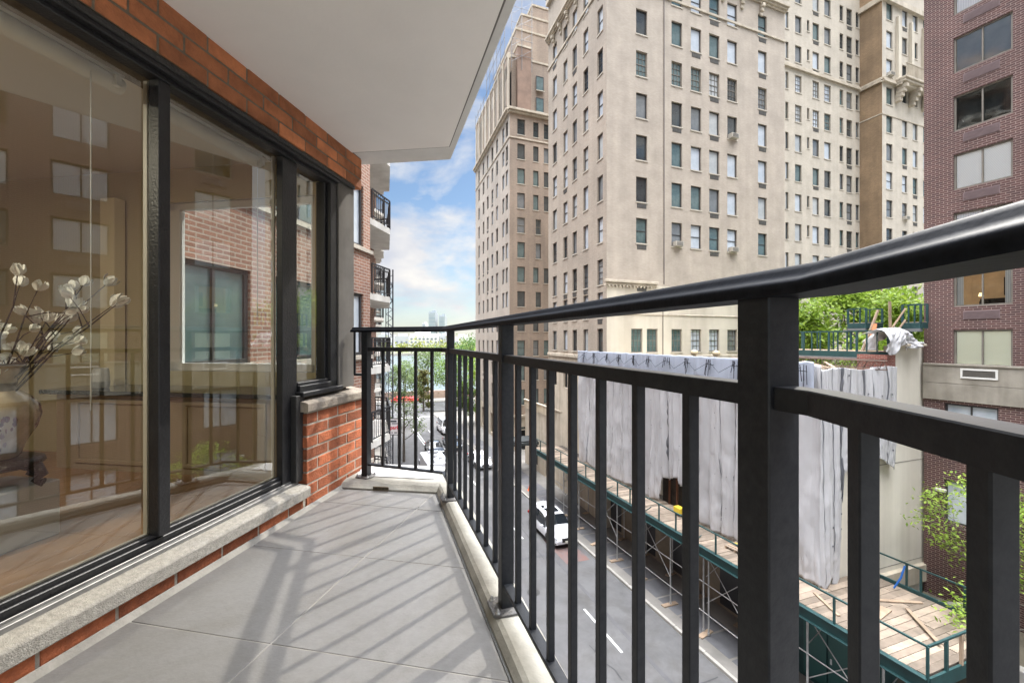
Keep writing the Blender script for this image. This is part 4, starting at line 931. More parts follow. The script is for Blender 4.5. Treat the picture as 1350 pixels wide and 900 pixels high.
mb = MB().use(m_lime2); facade(mb, C2 + n_ * .12, F, L2, GZ, GZ + 4.3, [(1.5, 2.6, GZ, GZ + 3), (4.6, 5.6, GZ + 1, GZ + 3)], .3, 1); facade(mb, C2 + nl * .12, SL, L2s, GZ, GZ + 4.3, [(t_ - .6, t_ + .6, GZ + .6, GZ + 3.4) for t_ in ts], .3, -1)
mb.box(C2 + F * L2 / 2 + n_ * .12 + Z * (GZ + 4.4), (L2, .5, .25), (F, -n_, Z)); offw(mb, bb).build('stone_base', parent=bb)
mb = MB().use(m_dark); c = C2 + ff * .4 + F * .4; mb.face([c + Z * GZ, c + F * 8 + Z * GZ, c + F * 8 + Z * (zc2 - .5), c + Z * (zc2 - .5)]); mb.face([c + Z * GZ, c + SL * 20 + Z * GZ, c + SL * 20 + Z * (zc2 + 5), c + Z * (zc2 + 5)]); offw(mb, bb).build('interior', parent=bb)
for (a, b, z, h_, r_) in wf:
    add_window(bb, C2, F, (a + b) / 2, z, b - a, h_, 1, 'hung' if r_ in (0, 4, 9) else 'plain', m_fr_dk if r_ != 4 else m_fr_tan, PANES[wrs.choice((0, 1, 0, 4, 1))], m_sill)
for h in hs2: add_window(bb, C2, SL, (h[0] + h[1]) / 2, h[2], 1.1, 1.95, -1, 'hung' if wrs.random() < .5 else 'plain', m_fr_dk, PANES[wrs.choice((3, 2, 4, 0, 3))], None, 'g' if wrs.random() < .3 else None)
for t_ in ts: add_window(bb, C2, SL, t_, E_ + 29.9, 1.0, 3.3, -1, 'grid', m_fr_dk, PANES[3], None)
mb = MB().use(m_lime2)
for z, h_, pr in ((28.75, .3, .5), (28.45, .25, .3), (25.3, .18, .1)):
    mb.box(C2 + F * L2 / 2 + n_ * pr / 2 + Z * (E_ + z), (L2 + pr, pr, h_), (F, -n_, Z)); mb.box(C2 + SL * L2s / 2 + nl * pr / 2 + Z * (E_ + z), (L2s, pr, h_ - .003), (SL, -nl, Z))
for k in range(9): mb.box(C2 + SL * (.4 + k * 2.45) + nl * .07 + Z * (E_ + 32.2), (.5, .14, 6.2), (SL, -nl, Z)); mb.box(C2 + SL * (.4 + k * 2.45) + nl * .0 + Z * (E_ + 35.6), (.5, .34, .7), (SL, -nl, Z))
offw(mb, bb).build('cornice', parent=bb, bevel=.03)
# stepped upper storeys
steps = [(.0, 9, 1.0, 20, 28.9, 36.0), (1.6, 10, 2.2, 14, 36.0, 40.6), (2.6, 11, 3.0, 11, 40.6, 43.3), (4.6, 12, 4.2, 10, 43.3, 46.0), (1.2, 3.1, .4, 2, 28.9, 37.2)]
mb = MB().use(m_b2f)
for k, (s0, s1, t0, t1, za, zb_) in enumerate(steps):
    mb.use(m_b2f if k < 4 else mat('rust_brick', (0.22, 0.15, 0.11), .9, nscale=1, namt=.2)); A = C2 + F * s0 + SL * t0; B_ = A + SL * (t1 - t0); mb.prism([tuple(x[:2]) for x in (A, A + F * (s1 - s0), B_ + F * (s1 - s0), B_)], E_ + za, E_ + zb_)
    mb.use(m_lime2); mb.prism([tuple(x[:2]) for x in (A - ff * .08 - F * .08, A + F * (s1 - s0) - ff * .08, B_ + F * (s1 - s0), B_ - F * .08)], E_ + zb_, E_ + zb_ + .25)
offw(mb, bb).build('upper_storeys', parent=bb)
for s, z, t0 in ((4.6, 29.6, 1.0), (6.6, 29.6, 1.0), (4.6, 32.4, 1.0), (6.6, 32.0, 1.0), (5.0, 35.4, 2.6), (7.2, 35.4, 2.6), (6.6, 39.0, 3.0)):
    add_window(bb, C2 + ff * (t0 - .3), F, s, E_ + z, 1.1, 1.9, 1, 'plain', m_fr_dk, PANES[wrs.choice((0, 1, 1))], m_sill)
# its roof scaffolding
sc_ = empty('roof_scaffold', 'thin steel roof scaffolding with cables on the stepped building', 'scaffolding', tuple(C2 + Z * (E_ + 29)))
m_pipe = mat('scaffold_pipe', (0.22, 0.22, 0.22), .5, .5, nscale=5, namt=.2)
mb = MB().use(m_pipe); pp = lambda s, t_, z: F * s + ff * t_ + Z * (z - 29)
for k in range(10):
    t_ = .5 + k * 2.0; zt = 36.8 + (k < 6) * 4
    mb.tube([SL * t_ + nl * .5 + Z * 5.6, SL * t_ + nl * .5 + Z * (zt - 29)], .035, 4)
for z in (36.2, 38.0, 39.8): mb.tube([SL * .5 + nl * .5 + Z * (z - 29), SL * (18 if z < 38 else 10.5) + nl * .5 + Z * (z - 29)], .03, 4)
for s in (0.4, 1.8, 3.2): 
    mb.tube([pp(s, .3, 34.2), pp(s, .3, 43.5)], .035, 4)
for z in (36, 38, 40, 42): mb.tube([pp(.4, .3, z), pp(3.4, .3, z)], .03, 4)
for k in range(4): mb.tube([pp(.4, .3, 35 + k * 2), pp(3.2, .3, 37 + k * 2)], .022, 4)
mb.build('pipes', parent=sc_)
mb = MB().use(mat('cable', (0.03, 0.03, 0.03), .6)); mb.tube([pp(-3, -3, 47), pp(2, -.5, 44.5), pp(7, 0, 43)], .05, 5); mb.box(SL * 6 + nl * 1.6 + Z * (39.2 - 29), (1.6, .5, .12), (SL, nl, Z)); mb.build('hanging_stage', parent=sc_)
# low garden terrace and entrance canopy between the towers
tr = empty('terrace_wing', 'low stone terrace block with balustrade between the two tan towers', 'building', tuple(gp(36, 18.4, GZ)))
def offg(mb, rt): return offw(mb, rt)
mb = MB().use(m_lime2); facade(mb, gp(34, 18.6), G, 12, GZ, GZ + 6.2, [(2, 3.2, GZ + .6, GZ + 3), (5, 6.6, GZ + .2, GZ + 3), (8.5, 9.7, GZ + .6, GZ + 3), (2, 3, GZ + 4, GZ + 5.6)], .3, -1); facade(mb, gp(34, 18.6), P, 3, GZ, GZ + 6.2, [], side=1)
mb.prism([tuple(gp(a, b)[:2]) for a, b in ((34, 18.6), (46, 18.6), (46, 22.5), (34, 22.5))], GZ + 6.2, GZ + 6.4)
offg(mb, tr).build('wall', parent=tr)
mb = MB().use(m_lime2); mb.bar(gp(34, 18.5, GZ + 7.3), gp(46, 18.5, GZ + 7.3), .2, .12)
for k in range(40): mb.box(gp(34.15 + k * .3, 18.5, GZ + 6.85), (.09, .09, .9), (G, P, Z))
offg(mb, tr).build('balustrade', parent=tr)
mb = MB().use(m_dark); mb.face([gp(34.2, 18.95, GZ), gp(45.8, 18.95, GZ), gp(45.8, 18.95, GZ + 6), gp(34.2, 18.95, GZ + 6)]); offg(mb, tr).build('interior', parent=tr)
cn = empty('entrance_canopy', 'dark flat entrance canopy on slim posts over the far pavement', 'canopy', tuple(gp(43, 16.6, GZ)))
mb = MB().use(mat('canopy_cloth', (0.03, 0.035, 0.035), .8)); mb.box(gp(43, 16.7, GZ + 3.3), (2.6, 3.4, .3), (G, P, Z)); mb.box(gp(43, 16.7, GZ + 3.52), (2.3, 3.3, .18), (G, P, Z)); offg(mb, cn).build('awning', parent=cn, bevel=.03)
for a, b in ((41.9, 15.2), (44.1, 15.2)): mb = MB().use(m_metal); mb.tube([gp(a, b, GZ + .13), gp(a, b, GZ + 3.2)], .05, 8); offg(mb, cn).build('post', parent=cn)
# ================================================================= OUR BUILDING, FURTHER ALONG
T = Vector((-5.1, 16.6, 0)); ST = 2.65
m_bslab = mat('balcony_concrete', (0.56, 0.54, 0.49), .75, nscale=2, namt=.08, streak=1.2)
m_rail2 = mat('far_rail_paint', (0.02, 0.02, 0.022), .5)
# second bay: a wall of brick and tall windows seen through the room and past the pilaster
w2o = Vector((-5.452 + .162 * 3.9, 3.9, 0)); w2d = Vector((.162, 1, 0)).normalized(); L_2 = 7.45
hb = []; wb = []
for k in range(-5, 9):
    zb_ = k * ST + .66
    for a, b in ((2.0, 3.35), (3.95, 5.4), (5.95, 7.1)): hb.append((a, b, zb_ + .0, zb_ + 1.5)); wb.append((a, b, zb_, 1.5))
mb = MB(); facade(mb, w2o, w2d, L_2, GZ, 24, hb, .12, 1, m_ob, m_ob); e2 = w2o + w2d * L_2; facade(mb, e2, Vector((-1, .16, 0)), 6, GZ, 24, [], side=1); facade(mb, w2o, Vector((-1, .16, 0)), 6, GZ, 24, [], side=-1); mb.build('bay_wall', parent=own)
mb = MB().use(m_dark); c = w2o - Wn * .35; mb.face([c + Z * GZ, c + w2d * L_2 + Z * GZ, c + w2d * L_2 + Z * 24, c + Z * 24]); mb.build('interior', parent=own)
m_cst = mat('far_stone_sill', (0.36, 0.32, 0.26), .85, nscale=6, namt=.2)
for a, b, z, h_ in wb:
    add_window(own, w2o, w2d, (a + b) / 2, z, b - a, h_, 1, 'wide', m_fr_dk, PANES[1] if a < 5 else PANES[3], m_cst, d0=.05)
mb = MB().use(m_cst)
for k in range(-5, 9): mb.box(w2o + w2d * (L_2 / 2 + 1) + Wn * .02 + Z * (k * ST + .60), (L_2 - 1.9, .1, .09), (w2d, -Wn, Z))
mb.build('stone_course', parent=own)
# stacks of balconies
def far_rail(z, To):
    mb = MB().use(m_rail2); pts = [Vector((.12, -.95, 0)), Vector((.35, .496, 0)), C1, C0]; pts = [p_ + To + Z * z for p_ in pts]
    for a, b in zip(pts, pts[1:]):
        for hh, tt in ((1.09, .05), (.96, .035), (.13, .03)): mb.bar(a + Z * hh, b + Z * hh, .04, tt)
        n = max(2, int((b - a).length / .15))
        for q in range(n + 1): mb.bar(a.lerp(b, q / n) + Z * .13, a.lerp(b, q / n) + Z * 1.07, .02, .02) if q % 6 else mb.bar(a.lerp(b, q / n) + Z * .0, a.lerp(b, q / n) + Z * 1.07, .05, .05)
    return mb.build('balcony_rail', parent=own)
for s_ in range(1, 5):
    To = T * s_
    wa = wallp(-1.6) + To; hh = []
    for k in range(-5, 9): hh.append((.6, 3.2, k * ST + .15, k * ST + 2.15))
    mb = MB(); facade(mb, wa, Wd, 5.05, GZ, 24, hh, .15, 1, m_ob, m_ob); eb = wa + Wd * 5.05; facade(mb, eb, Vector((-1, .16, 0)), 5.5, GZ, 24, [], side=1); facade(mb, wa, Vector((-1, .16, 0)), 5.5, GZ, 24, [], side=-1); mb.build('bay_wall', parent=own)
    mb = MB().use(PANES[4])
    c = wa - Wn * .16; mb.face([c + Z * GZ, c + Wd * 5 + Z * GZ, c + Wd * 5 + Z * 24, c + Z * 24]); mb.build('balcony_glazing', parent=own)
    mb = MB().use(m_fr_dk)
    for k in range(-5, 9):
        for a in (.62, 1.9, 3.17): mb.box(wa + Wd * a - Wn * .12 + Z * (k * ST + 1.15), (.08, .06, 1.98), (Wd, -Wn, Z))
    mb.build('balcony_frames', parent=own)
    for k in range(-4 if s_ < 3 else -3, 9 if s_ < 2 else 6):
        mb = MB().use(m_bslab); ot = [(0.36, 0.5), (-0.475, 3.40), (-1.165, 3.50), (-2.2, 3.5), (-2.2, -1.35), (0.08, -1.35)]
        mb.prism([(x + To.x, y + To.y) for x, y in ot], k * ST - .2, k * ST + .03); mb.build('balcony_slab', parent=own)
        far_rail(k * ST, To)
# third-order bays between the stacks
for s_ in range(1, 5):
    wo2 = w2o + T * s_ - Vector((0, .0, 0)); mb = MB(); facade(mb, wo2, w2d, 7.3, GZ, 24, [(5.6, 6.9, k * ST + .66, k * ST + 2.16) for k in range(-5, 9)], .12, 1, m_ob, m_ob); facade(mb, wo2 + w2d * 7.3, Vector((-1, .16, 0)), 6, GZ, 24, [], side=1); mb.build('bay_wall', parent=own)
    mb = MB().use(PANES[2]); c = wo2 - Wn * .12; mb.face([c + Z * GZ, c + w2d * 7.3 + Z * GZ, c + w2d * 7.3 + Z * 24, c + Z * 24]); mb.build('bay_glazing', parent=own)

# hoist mast
hm = empty('hoist_mast', 'tall dark steel lattice hoist mast beside the stacked balconies', 'hoist', (-12.35, 45.6, GZ))
mb = MB().use(mat('mast_steel', (0.06, 0.065, 0.075), .5, .4)); hz_ = EYE + 7.2 - GZ
for x, y in ((0, 0), (-.75, .1), (-.7, .8)): mb.tube([(x, y, 0), (x, y, hz_ - (0 if x == 0 else .9))], .075 if x == 0 else .045, 6)
for k in range(int(hz_ / .9)):
    z = k * .9; mb.tube([(0, 0, z), (-.75, .1, z + .45)], .03, 4); mb.tube([(-.75, .1, z + .45), (0, 0, z + .9)], .03, 4); mb.tube([(0, 0, z), (-.7, .8, z + .45)], .03, 4)
mb.build('lattice', parent=hm)
for zc_ in (hz_ - 1.7, hz_ - 3.2):
    mb = MB().use(mat('mast_steel', (0, 0, 0))); mb.tube([(-.45 + .38 * math.cos(a / 6 * 3.14 - 1.9), -.05, zc_ + .38 * math.sin(a / 6 * 3.14 - 1.9)) for a in range(7)], .05, 6); mb.build('cable_guide', parent=hm)

# ================================================================= MAROON BUILDING
MC = Vector((18.35, 19.6, 0)); MD = Vector((.42, -1, 0)).normalized()
mar = empty('maroon_brick_building', 'dark maroon brick apartment building with wide windows and stained concrete band', 'building', (MC.x, MC.y, GZ))
m_mar = brickmat('maroon_brick', (0.080, 0.034, 0.029), (0.054, 0.025, 0.023), (0.25, 0.185, 0.16), bw=.27, bh=.088, ms=.0105, bump=.5, blotch=.16, bscale=.5)
m_band = mat('stained_concrete', (0.31, 0.285, 0.235), .85, nscale=1.1, col2=(0.20, 0.18, 0.145), bump=.2, bscale=20, streak=2.2)
LM = 46; ZM = EYE + 22
mcols = [(1.0, 2.76), (6.0, 7.9), (9.1, 11.0), (14.2, 16.1), (18.2, 20.1), (23.2, 25.1), (27.2, 29.1), (32, 34), (37, 39)]
mrows = [EYE + .39 + 2.47 * k for k in range(8)]
def offm(mb): return offw(mb, mar)
ZB1 = EYE - 1.13; ZB0 = EYE - 2.62
hm_ = [(a, b, zt - 1.5, zt) for zt in mrows for a, b in mcols]; hl_ = []
for a, b in mcols: hl_ += [(a - .3, b - .4, ZB0 - 2.15, ZB0 - .12), (a - .3, b - .4, ZB0 - 5.2, ZB0 - 3.4)]
mb = MB(); facade(mb, MC, MD, LM, ZB1, ZM, hm_, .16, 1, m_mar, m_mar)
facade(mb, MC, MD, LM, GZ, ZB0, hl_, .2, 1, m_mar, m_mar)
# far flank of the building
fm_ = Vector((MD.y * -1, MD.x, 0)); facade(mb, MC, Vector((-MD.y, MD.x, 0)), 14, GZ, ZM, [], side=-1)
offm(mb).build('wall', parent=mar)
mn = Vector((MD.y, -MD.x, 0))      # outward (towards the street)
if mn.x > 0: mn = -mn
mb = MB().use(m_band)
k = 0; s_ = -.03
while s_ < LM:
    ln = 3.1 if k % 2 else 3.7
    for za, zb_ in ((ZB0, ZB0 + .72), (ZB0 + .735, ZB1)): mb.box(MC + MD * (s_ + ln / 2) + mn * -.01 + Z * (za + zb_) / 2, (ln - .02, .16, zb_ - za), (MD, mn, Z))
    s_ += ln; k += 1
mb.box(MC + MD * LM / 2 - mn * .03 + Z * (ZB0 + ZB1) / 2, (LM - .1, .1, ZB1 - ZB0 - .01), (MD, mn, Z)); mb.box(MC + MD * LM / 2 + mn * .01 + Z * (ZB1 + .04), (LM, .2, .08), (MD, mn, Z))
offm(mb).build('concrete_band', parent=mar, bevel=.008)
m_mg = mat('maroon_grille', (0.16, 0.115, 0.115), .7, nscale=6, namt=.1)
def rep(name, mbf, spots):
    """one mesh, one child object per spot"""
    o1 = None
    for c in spots:
        if o1 is None: o1 = mbf().build(name, parent=mar); o1.location = c - mar.location
        else: o2 = o1.copy(); COL.objects.link(o2); o2.parent = mar; o2.location = c - mar.location
    return o1
def f1():
    g = MB().use(m_white)
    for dx, dz, sx, sz in ((0, .17, 1.12, .07), (0, -.17, 1.12, .07), (-.525, 0, .07, .28), (.525, 0, .07, .28)): g.box(MD * dx + Z * dz, (sx, .05, sz), (MD, mn, Z))
    return g
def f2():
    g = MB().use(m_grl); g.box(-mn * .02, (.99, .02, .27), (MD, mn, Z))
    for q in range(6): g.box(Z * (-.12 + q * .048), (.98, .04, .022), (MD, mn, Z))
    return g
def f3():
    g = MB().use(m_mg); g.box(-mn * .005, (1.09, .02, .34), (MD, mn, Z))
    for q in range(9): g.box(Z * (-.13 + q * .034), (1.05, .03, .016), (MD, mn, Z))
    return g
rep('sleeve_frame', f1, [MC + MD * (a + .82) + mn * .08 + Z * (EYE - 1.42) for a, b in mcols])
rep('sleeve_grille', f2, [MC + MD * (a + .82) + mn * .07 + Z * (EYE - 1.42) for a, b in mcols])
rep('wall_grille', f3, [MC + MD * (a + .86) + mn * .012 + Z * (zt - 1.86) for zt in mrows[1:] + [mrows[-1] + 2.47] for a, b in mcols])
m_panel = mat('plum_panel', (0.17, 0.10, 0.10), .8, nscale=3, namt=.08)
# glazing kinds
m_bl1 = mat('slanted_blind', (0.50, 0.52, 0.50), .3, spec=1.0, nscale=40, namt=.03); m_bl2 = mat('cream_blind', (0.42, 0.45, 0.34), .3, spec=1)
def m_lines(name, c1, c2, scale, rot):
    if name in _M: return _M[name]
    m = bpy.data.materials.new(name); m.use_nodes = True; t = m.node_tree; b = t.nodes['Principled BSDF']; b.inputs['Roughness'].default_value = .25
    tcn = t.nodes.new('ShaderNodeTexCoord'); mpn = t.nodes.new('ShaderNodeMapping'); mpn.inputs['Rotation'].default_value = (0, rot, 0); wv = t.nodes.new('ShaderNodeTexWave'); wv.bands_direction = 'Z'; wv.inputs['Scale'].default_value = scale; wv.inputs['Distortion'].default_value = .3
    mx = t.nodes.new('ShaderNodeMixRGB'); mx.inputs[1].default_value = (*c1, 1); mx.inputs[2].default_value = (*c2, 1)
    t.links.new(tcn.outputs['Object'], mpn.inputs[0]); t.links.new(mpn.outputs[0], wv.inputs['Vector']); t.links.new(wv.outputs['Fac'], mx.inputs[0]); t.links.new(mx.outputs[0], b.inputs['Base Color']); _M[name] = m; return m
m_blA = m_lines('slanted_blind_lines', (0.93, 0.94, 0.93), (0.76, 0.78, 0.78), 5.5, .5); m_blB = m_lines('flat_blind_lines', (0.92, 0.93, 0.76), (0.76, 0.79, 0.62), 7, 0)
m_curt = m_lines('curtain_lines', (0.88, 0.89, 0.92), (0.62, 0.64, 0.68), 6, 1.57)
m_sky = mat('mirror_pane', (0.10, 0.12, 0.13), .02, spec=1.0, nscale=.5, col2=(.18, .20, .20))
m_gl1 = glassmat('maroon_glass', 1.22, (.99, 1, .99)); m_gl2 = glassmat('maroon_glass_dark', 1.45, (.93, .95, .94))
kinds = [m_blB, None, m_curt, m_blA, PANES[0], PANES[3], m_curt, PANES[1]]
for r_, zt in enumerate(mrows):
    for c_, (a, b) in enumerate(mcols):
        pm = kinds[r_] if c_ == 0 else wrs.choice([m_curt, m_blB, PANES[0], PANES[3], m_blA])
        if c_ == 1 and r_ == 3: pm = m_curt
        if pm is None:
            wn = place(win_mesh(b - a, 1.5, 'wide', m_fr_tan, None, .06), 'window', mar, Matrix.Translation(-mar.location) @ fr_matrix(MC + MD * (a + b) / 2, MD, zt - 1.5, 1))
            g = MB().use(glassmat('lit_glass', 1.35)); g.face([(-(b - a) / 2 + .05, .1, .05), ((b - a) / 2 - .05, .1, .05), ((b - a) / 2 - .05, .1, 1.45), (-(b - a) / 2 + .05, .1, 1.45)]); g.build('pane', parent=wn)
            # the lamp-lit room seen in this window; wall glow stands in for lamplight
            g = MB().use(mat('lit_room', (0.45, 0.31, 0.19), .8, emit=((0.75, 0.50, 0.28), .10), nscale=2, namt=.2)); g.face([(-.9, 1.6, -.3), (1.5, 1.6, -.3), (1.5, 1.6, 1.7), (-.9, 1.6, 1.7)]); g.face([(1.5, .15, -.3), (1.5, 1.6, -.3), (1.5, 1.6, 1.7), (1.5, .15, 1.7)]); g.face([(-.9, .15, -.3), (-.9, 1.6, -.3), (-.9, 1.6, 1.7), (-.9, .15, 1.7)]); g.face([(-.9, .15, 1.7), (1.5, .15, 1.7), (1.5, 1.6, 1.7), (-.9, 1.6, 1.7)])
            g.use(mat('dark_furniture', (0.03, 0.025, 0.02), .6)); g.box((.35, 1.5, .85), (.45, .06, .75)); g.box((.2, 1.0, .15), (1.1, .4, .35)); g.box((-.1, .5, .1), (.25, .2, .22)); g.use(mat('lamp_glow', (1, .8, .5), .5, emit=((1.0, .72, .36), 1.2))); g.lathe((-.35, .9, .45), [(.09, 0), (.06, .14), (.001, .14)], 12)
            g.build('lit_room', parent=wn)
            g = MB().use(m_curt)
            for sx in (-1, 1): g.box((sx * .72, .17, .75), (.2, .04, 1.4))
            g.build('curtain', parent=wn)
            continue
        wn = place(win_mesh(b - a, 1.5, 'wide', m_fr_tan if c_ == 0 else m_fr_dk, None, .06), 'window', mar, Matrix.Translation(-mar.location) @ fr_matrix(MC + MD * (a + b) / 2, MD, zt - 1.5, 1))
        if c_ < 3:
            half = 1.5 * .5
            place(pane_mesh(b - a, 1.5, 'plain', pm, .075), 'blind', wn, Matrix.Identity(4)); gm_ = m_gl1 if pm in (m_blA, m_blB, m_curt) else m_gl2; g = pane_mesh(b - a, 1.5, 'gl', gm_, .05); place(g, 'pane', wn, Matrix.Identity(4))
        else: place(pane_mesh(b - a, 1.5, 'plain', pm, .06), 'pane', wn, Matrix.Identity(4))
for h in hl_[:8]:
    wn = place(win_mesh(h[1] - h[0], h[3] - h[2], 'wide', m_fr_dk, None, .1), 'window', mar, Matrix.Translation(-mar.location) @ fr_matrix(MC + MD * (h[0] + h[1]) / 2, MD, h[2], 1)); place(pane_mesh(h[1] - h[0], h[3] - h[2], 'plain', PANES[3], .1), 'pane', wn, Matrix.Identity(4))
mb = MB().use(m_dark); c = MC - mn * .3 + MD * .3
for q0 in (-13.0,): mb.face([c + Z * GZ, c + MD * LM + Z * GZ, c + MD * LM + Z * (EYE + .39), c + Z * (EYE + .39)]); mb.face([c + Z * (EYE + 3.1), c + MD * LM + Z * (EYE + 3.1), c + MD * LM + Z * ZM, c + Z * ZM])
offm(mb).build('interior', parent=mar)
mb = MB().use(m_panel)
for s0 in (3.3, 11.6, 20.6): mb.box(MC + MD * (s0 + .9) + mn * .015 + Z * (EYE + 10), (1.5, .03, 20), (MD, mn, Z)) if False else None
mb.use(mat('wall_light', (0.45, 0.43, 0.38), .5)); mb.box(MC + MD * .62 + mn * .12 + Z * (EYE - 6.5), (.34, .24, .12), (MD, mn, Z)); offm(mb).build('wall_light', parent=mar, bevel=.02)
# raised garden terrace in front of it
mb = MB().use(mat('garden_soil', (0.10, 0.085, 0.06), .95, nscale=1.5, namt=.3, bump=.6, bscale=8)); a = [gp(17.8 - 8, 20.6), gp(17.8 - 60, 20.6)]
mb.prism([(13.3, 17.9), (18.5, 19.7), tuple((MC + MD * LM)[:2]), tuple(gp(-25, 20.7)[:2]), tuple(gp(10, 20.7)[:2])], GZ - .2, EYE - 11.2); mb.build('garden_terrace', kind='structure')
mb = MB().use(m_kerb); mb.bar(gp(10.5, 20.6, EYE - 11.0), gp(-25, 20.6, EYE - 11.0), .35, .5); mb.bar(gp(11.4, 21.6, EYE - 10.95), gp(9.5, 25, EYE - 10.95), .3, .4); tag(mb.build('garden_wall', bevel=.02), 'low pale stone garden kerb in front of the maroon building', 'garden wall')

# ================================================================= TOWNHOUSE UNDER TARPAULINS
PA = Vector((12.9, 17.7, 0))           # its street corner nearest us
th = empty('townhouse', 'cream rendered townhouse under renovation with blank side wall and brick chimney', 'building', (PA.x, PA.y, GZ))
m_party = mat('cream_render', (0.64, 0.60, 0.51), .8, nscale=.9, namt=.05, bump=.12, bscale=25, streak=.9)
m_redb = brickmat('red_brick', (0.24, 0.07, 0.05), (0.18, 0.05, 0.04), (0.30, 0.22, 0.18), bw=.2, bh=.07, ms=.009, blotch=.15)
def tw_(s, t_, z=0): return PA + P * s + G * t_ + Z * z      # s to the right along the party wall, t up the street
ZTp = EYE - .30; ZTf = EYE - 1.15
mb = MB().use(m_party)
mb.prism([tuple(tw_(s, t_)[:2]) for s, t_ in ((0, 0), (6.2, 0), (6.2, 19.0), (0, 19.0))], GZ, ZTf - .35)
mb.prism([tuple(tw_(s, t_)[:2]) for s, t_ in ((3.98, 0), (6.2, 0), (6.2, .45), (3.98, .45))], ZTf - .35, ZTp)
offw(mb, th).build('wall', parent=th)
mb = MB().use(m_redb); mb.prism([tuple(tw_(s, t_)[:2]) for s, t_ in ((3.42, .0), (3.975, .0), (3.975, 1.2), (3.42, 1.2))], ZTf - .35 + .002, ZTp - .38); 
mb.prism([tuple(tw_(s, t_)[:2]) for s, t_ in ((3.42, -.012), (3.972, -.012), (3.972, .0), (3.42, .0))], ZTf - 1.2, ZTf - .348); offw(mb, th).build('chimney', parent=th)
mb = MB().use(mat('render_joint', (0.16, 0.15, 0.13), .9)); mb.box(tw_(3.1, -.005, EYE - 5.35), (6.1, .012, .025), (P, G, Z)); mb.box(tw_(3.1, -.005, EYE - 9.75), (6.1, .012, .02), (P, G, Z)); offw(mb, th).build('joint', parent=th)
mb = MB().use(m_lime2); mb.box(tw_(4.72, -.05, ZTp + .05), (1.55, .62, .10), (P, G, Z)); offw(mb, th).build('coping', parent=th, bevel=.015); mb = MB().use(m_lime2); mb.box(tw_(3.6, -.08, EYE - 10.35), (6.2, .24, .75), (P, G, Z)); offw(mb, th).build('base_ledge', parent=th, bevel=.015)
# ground floor front under the shed
mb = MB().use(mat('brown_front', (0.20, 0.165, 0.12), .85, nscale=.8, namt=.25, streak=1)); mb.box(gp(PA.dot(G) + 9.5, PA.dot(P) - .03, GZ + 2.2), (19, .06, 4.4), (G, P, Z)); offw(mb, th).build('ground_front', parent=th)
for t_ in (2.2, 5.0, 8.6, 11.5, 15.2):
    mb = MB().use(mat('front_opening', (0.02, 0.02, 0.022), .5)); mb.box(gp(PA.dot(G) + t_, PA.dot(P) - .07, GZ + 1.5), (1.3, .04, 2.4), (G, P, Z)); offw(mb, th).build('ground_opening', parent=th)
for s, lab in ((6.3, 'round beige roof vent cowl behind the tarpaulin nearer the drain pipe'), (9.9, 'round beige roof vent cowl behind the tarpaulin nearer the large post')): pass
for (u_, lab) in ((915.5, 'round beige vent cowl standing on the tarped roof edge, farther from the big post'), (944.5, 'round beige vent cowl standing on the tarped roof edge, nearer the big post')):
    Yc = 24.0 if u_ < 930 else 22.6; c = Vector(((u_ - 675) / 580 * Yc, Yc, EYE - 1.15))
    v = empty('vent_cowl', lab, 'vent', tuple(c), 0, 'round vent cowls on the tarped roof')
    mb = MB().use(mat('cowl_beige', (0.36, 0.29, 0.18), .6)); mb.lathe((0, 0, 0), [(.09, 0), (.09, .28)], 12); mb.build('pipe', parent=v)
    mb = MB().use(mat('cowl_beige', (0, 0, 0))); mb.lathe((0, 0, .25), [(.02, 0), (.16, .05), (.20, .16), (.16, .27), (.02, .33)], 16); mb.build('cap', parent=v)

# tarpaulins
def tarpmat(name, base, scale=1.0):
    if name in _M: return _M[name]
    m = bpy.data.materials.new(name); m.use_nodes = True; t = m.node_tree; b = t.nodes['Principled BSDF']; b.inputs['Roughness'].default_value = .42
    a = t.nodes.new('ShaderNodeAttribute'); a.attribute_name = 'rnd'
    tcn = t.nodes.new('ShaderNodeTexCoord'); n = t.nodes.new('ShaderNodeTexNoise'); n.inputs['Scale'].default_value = .9; n.inputs['Detail'].default_value = 9
    t.links.new(tcn.outputs['Object'], n.inputs['Vector']); r = t.nodes.new('ShaderNodeValToRGB'); r.color_ramp.elements[0].position = .3; r.color_ramp.elements[1].position = .65
    r.color_ramp.elements[0].color = (*[x * .88 for x in base], 1); r.color_ramp.elements[1].color = (*base, 1); t.links.new(n.outputs['Fac'], r.inputs[0])
    mx = t.nodes.new('ShaderNodeMixRGB'); mx.inputs[1].default_value = (0.08, 0.085, 0.10, 1); t.links.new(r.outputs[0], mx.inputs[2]); t.links.new(a.outputs['Fac'], mx.inputs[0]); t.links.new(mx.outputs[0], b.inputs['Base Color'])
    n2 = t.nodes.new('ShaderNodeTexNoise'); n2.inputs['Scale'].default_value = 1.6; n2.inputs['Detail'].default_value = 4; n2.inputs['Distortion'].default_value = 1.5; bp = t.nodes.new('ShaderNodeBump'); bp.inputs['Strength'].default_value = .35; bp.inputs['Distance'].default_value = .03
    t.links.new(tcn.outputs['Object'], n2.inputs['Vector']); t.links.new(n2.outputs['Fac'], bp.inputs['Height']); t.links.new(bp.outputs[0], b.inputs['Normal'])
    tl = t.nodes.new('ShaderNodeBsdfTranslucent'); tl.inputs[0].default_value = (.5, .5, .5, 1); ms = t.nodes.new('ShaderNodeMixShader'); ms.inputs[0].default_value = .2; o = t.nodes['Material Output']
    t.links.new(b.outputs[0], ms.inputs[1]); t.links.new(tl.outputs[0], ms.inputs[2]); t.links.new(ms.outputs[0], o.inputs[0]); _M[name] = m; return m
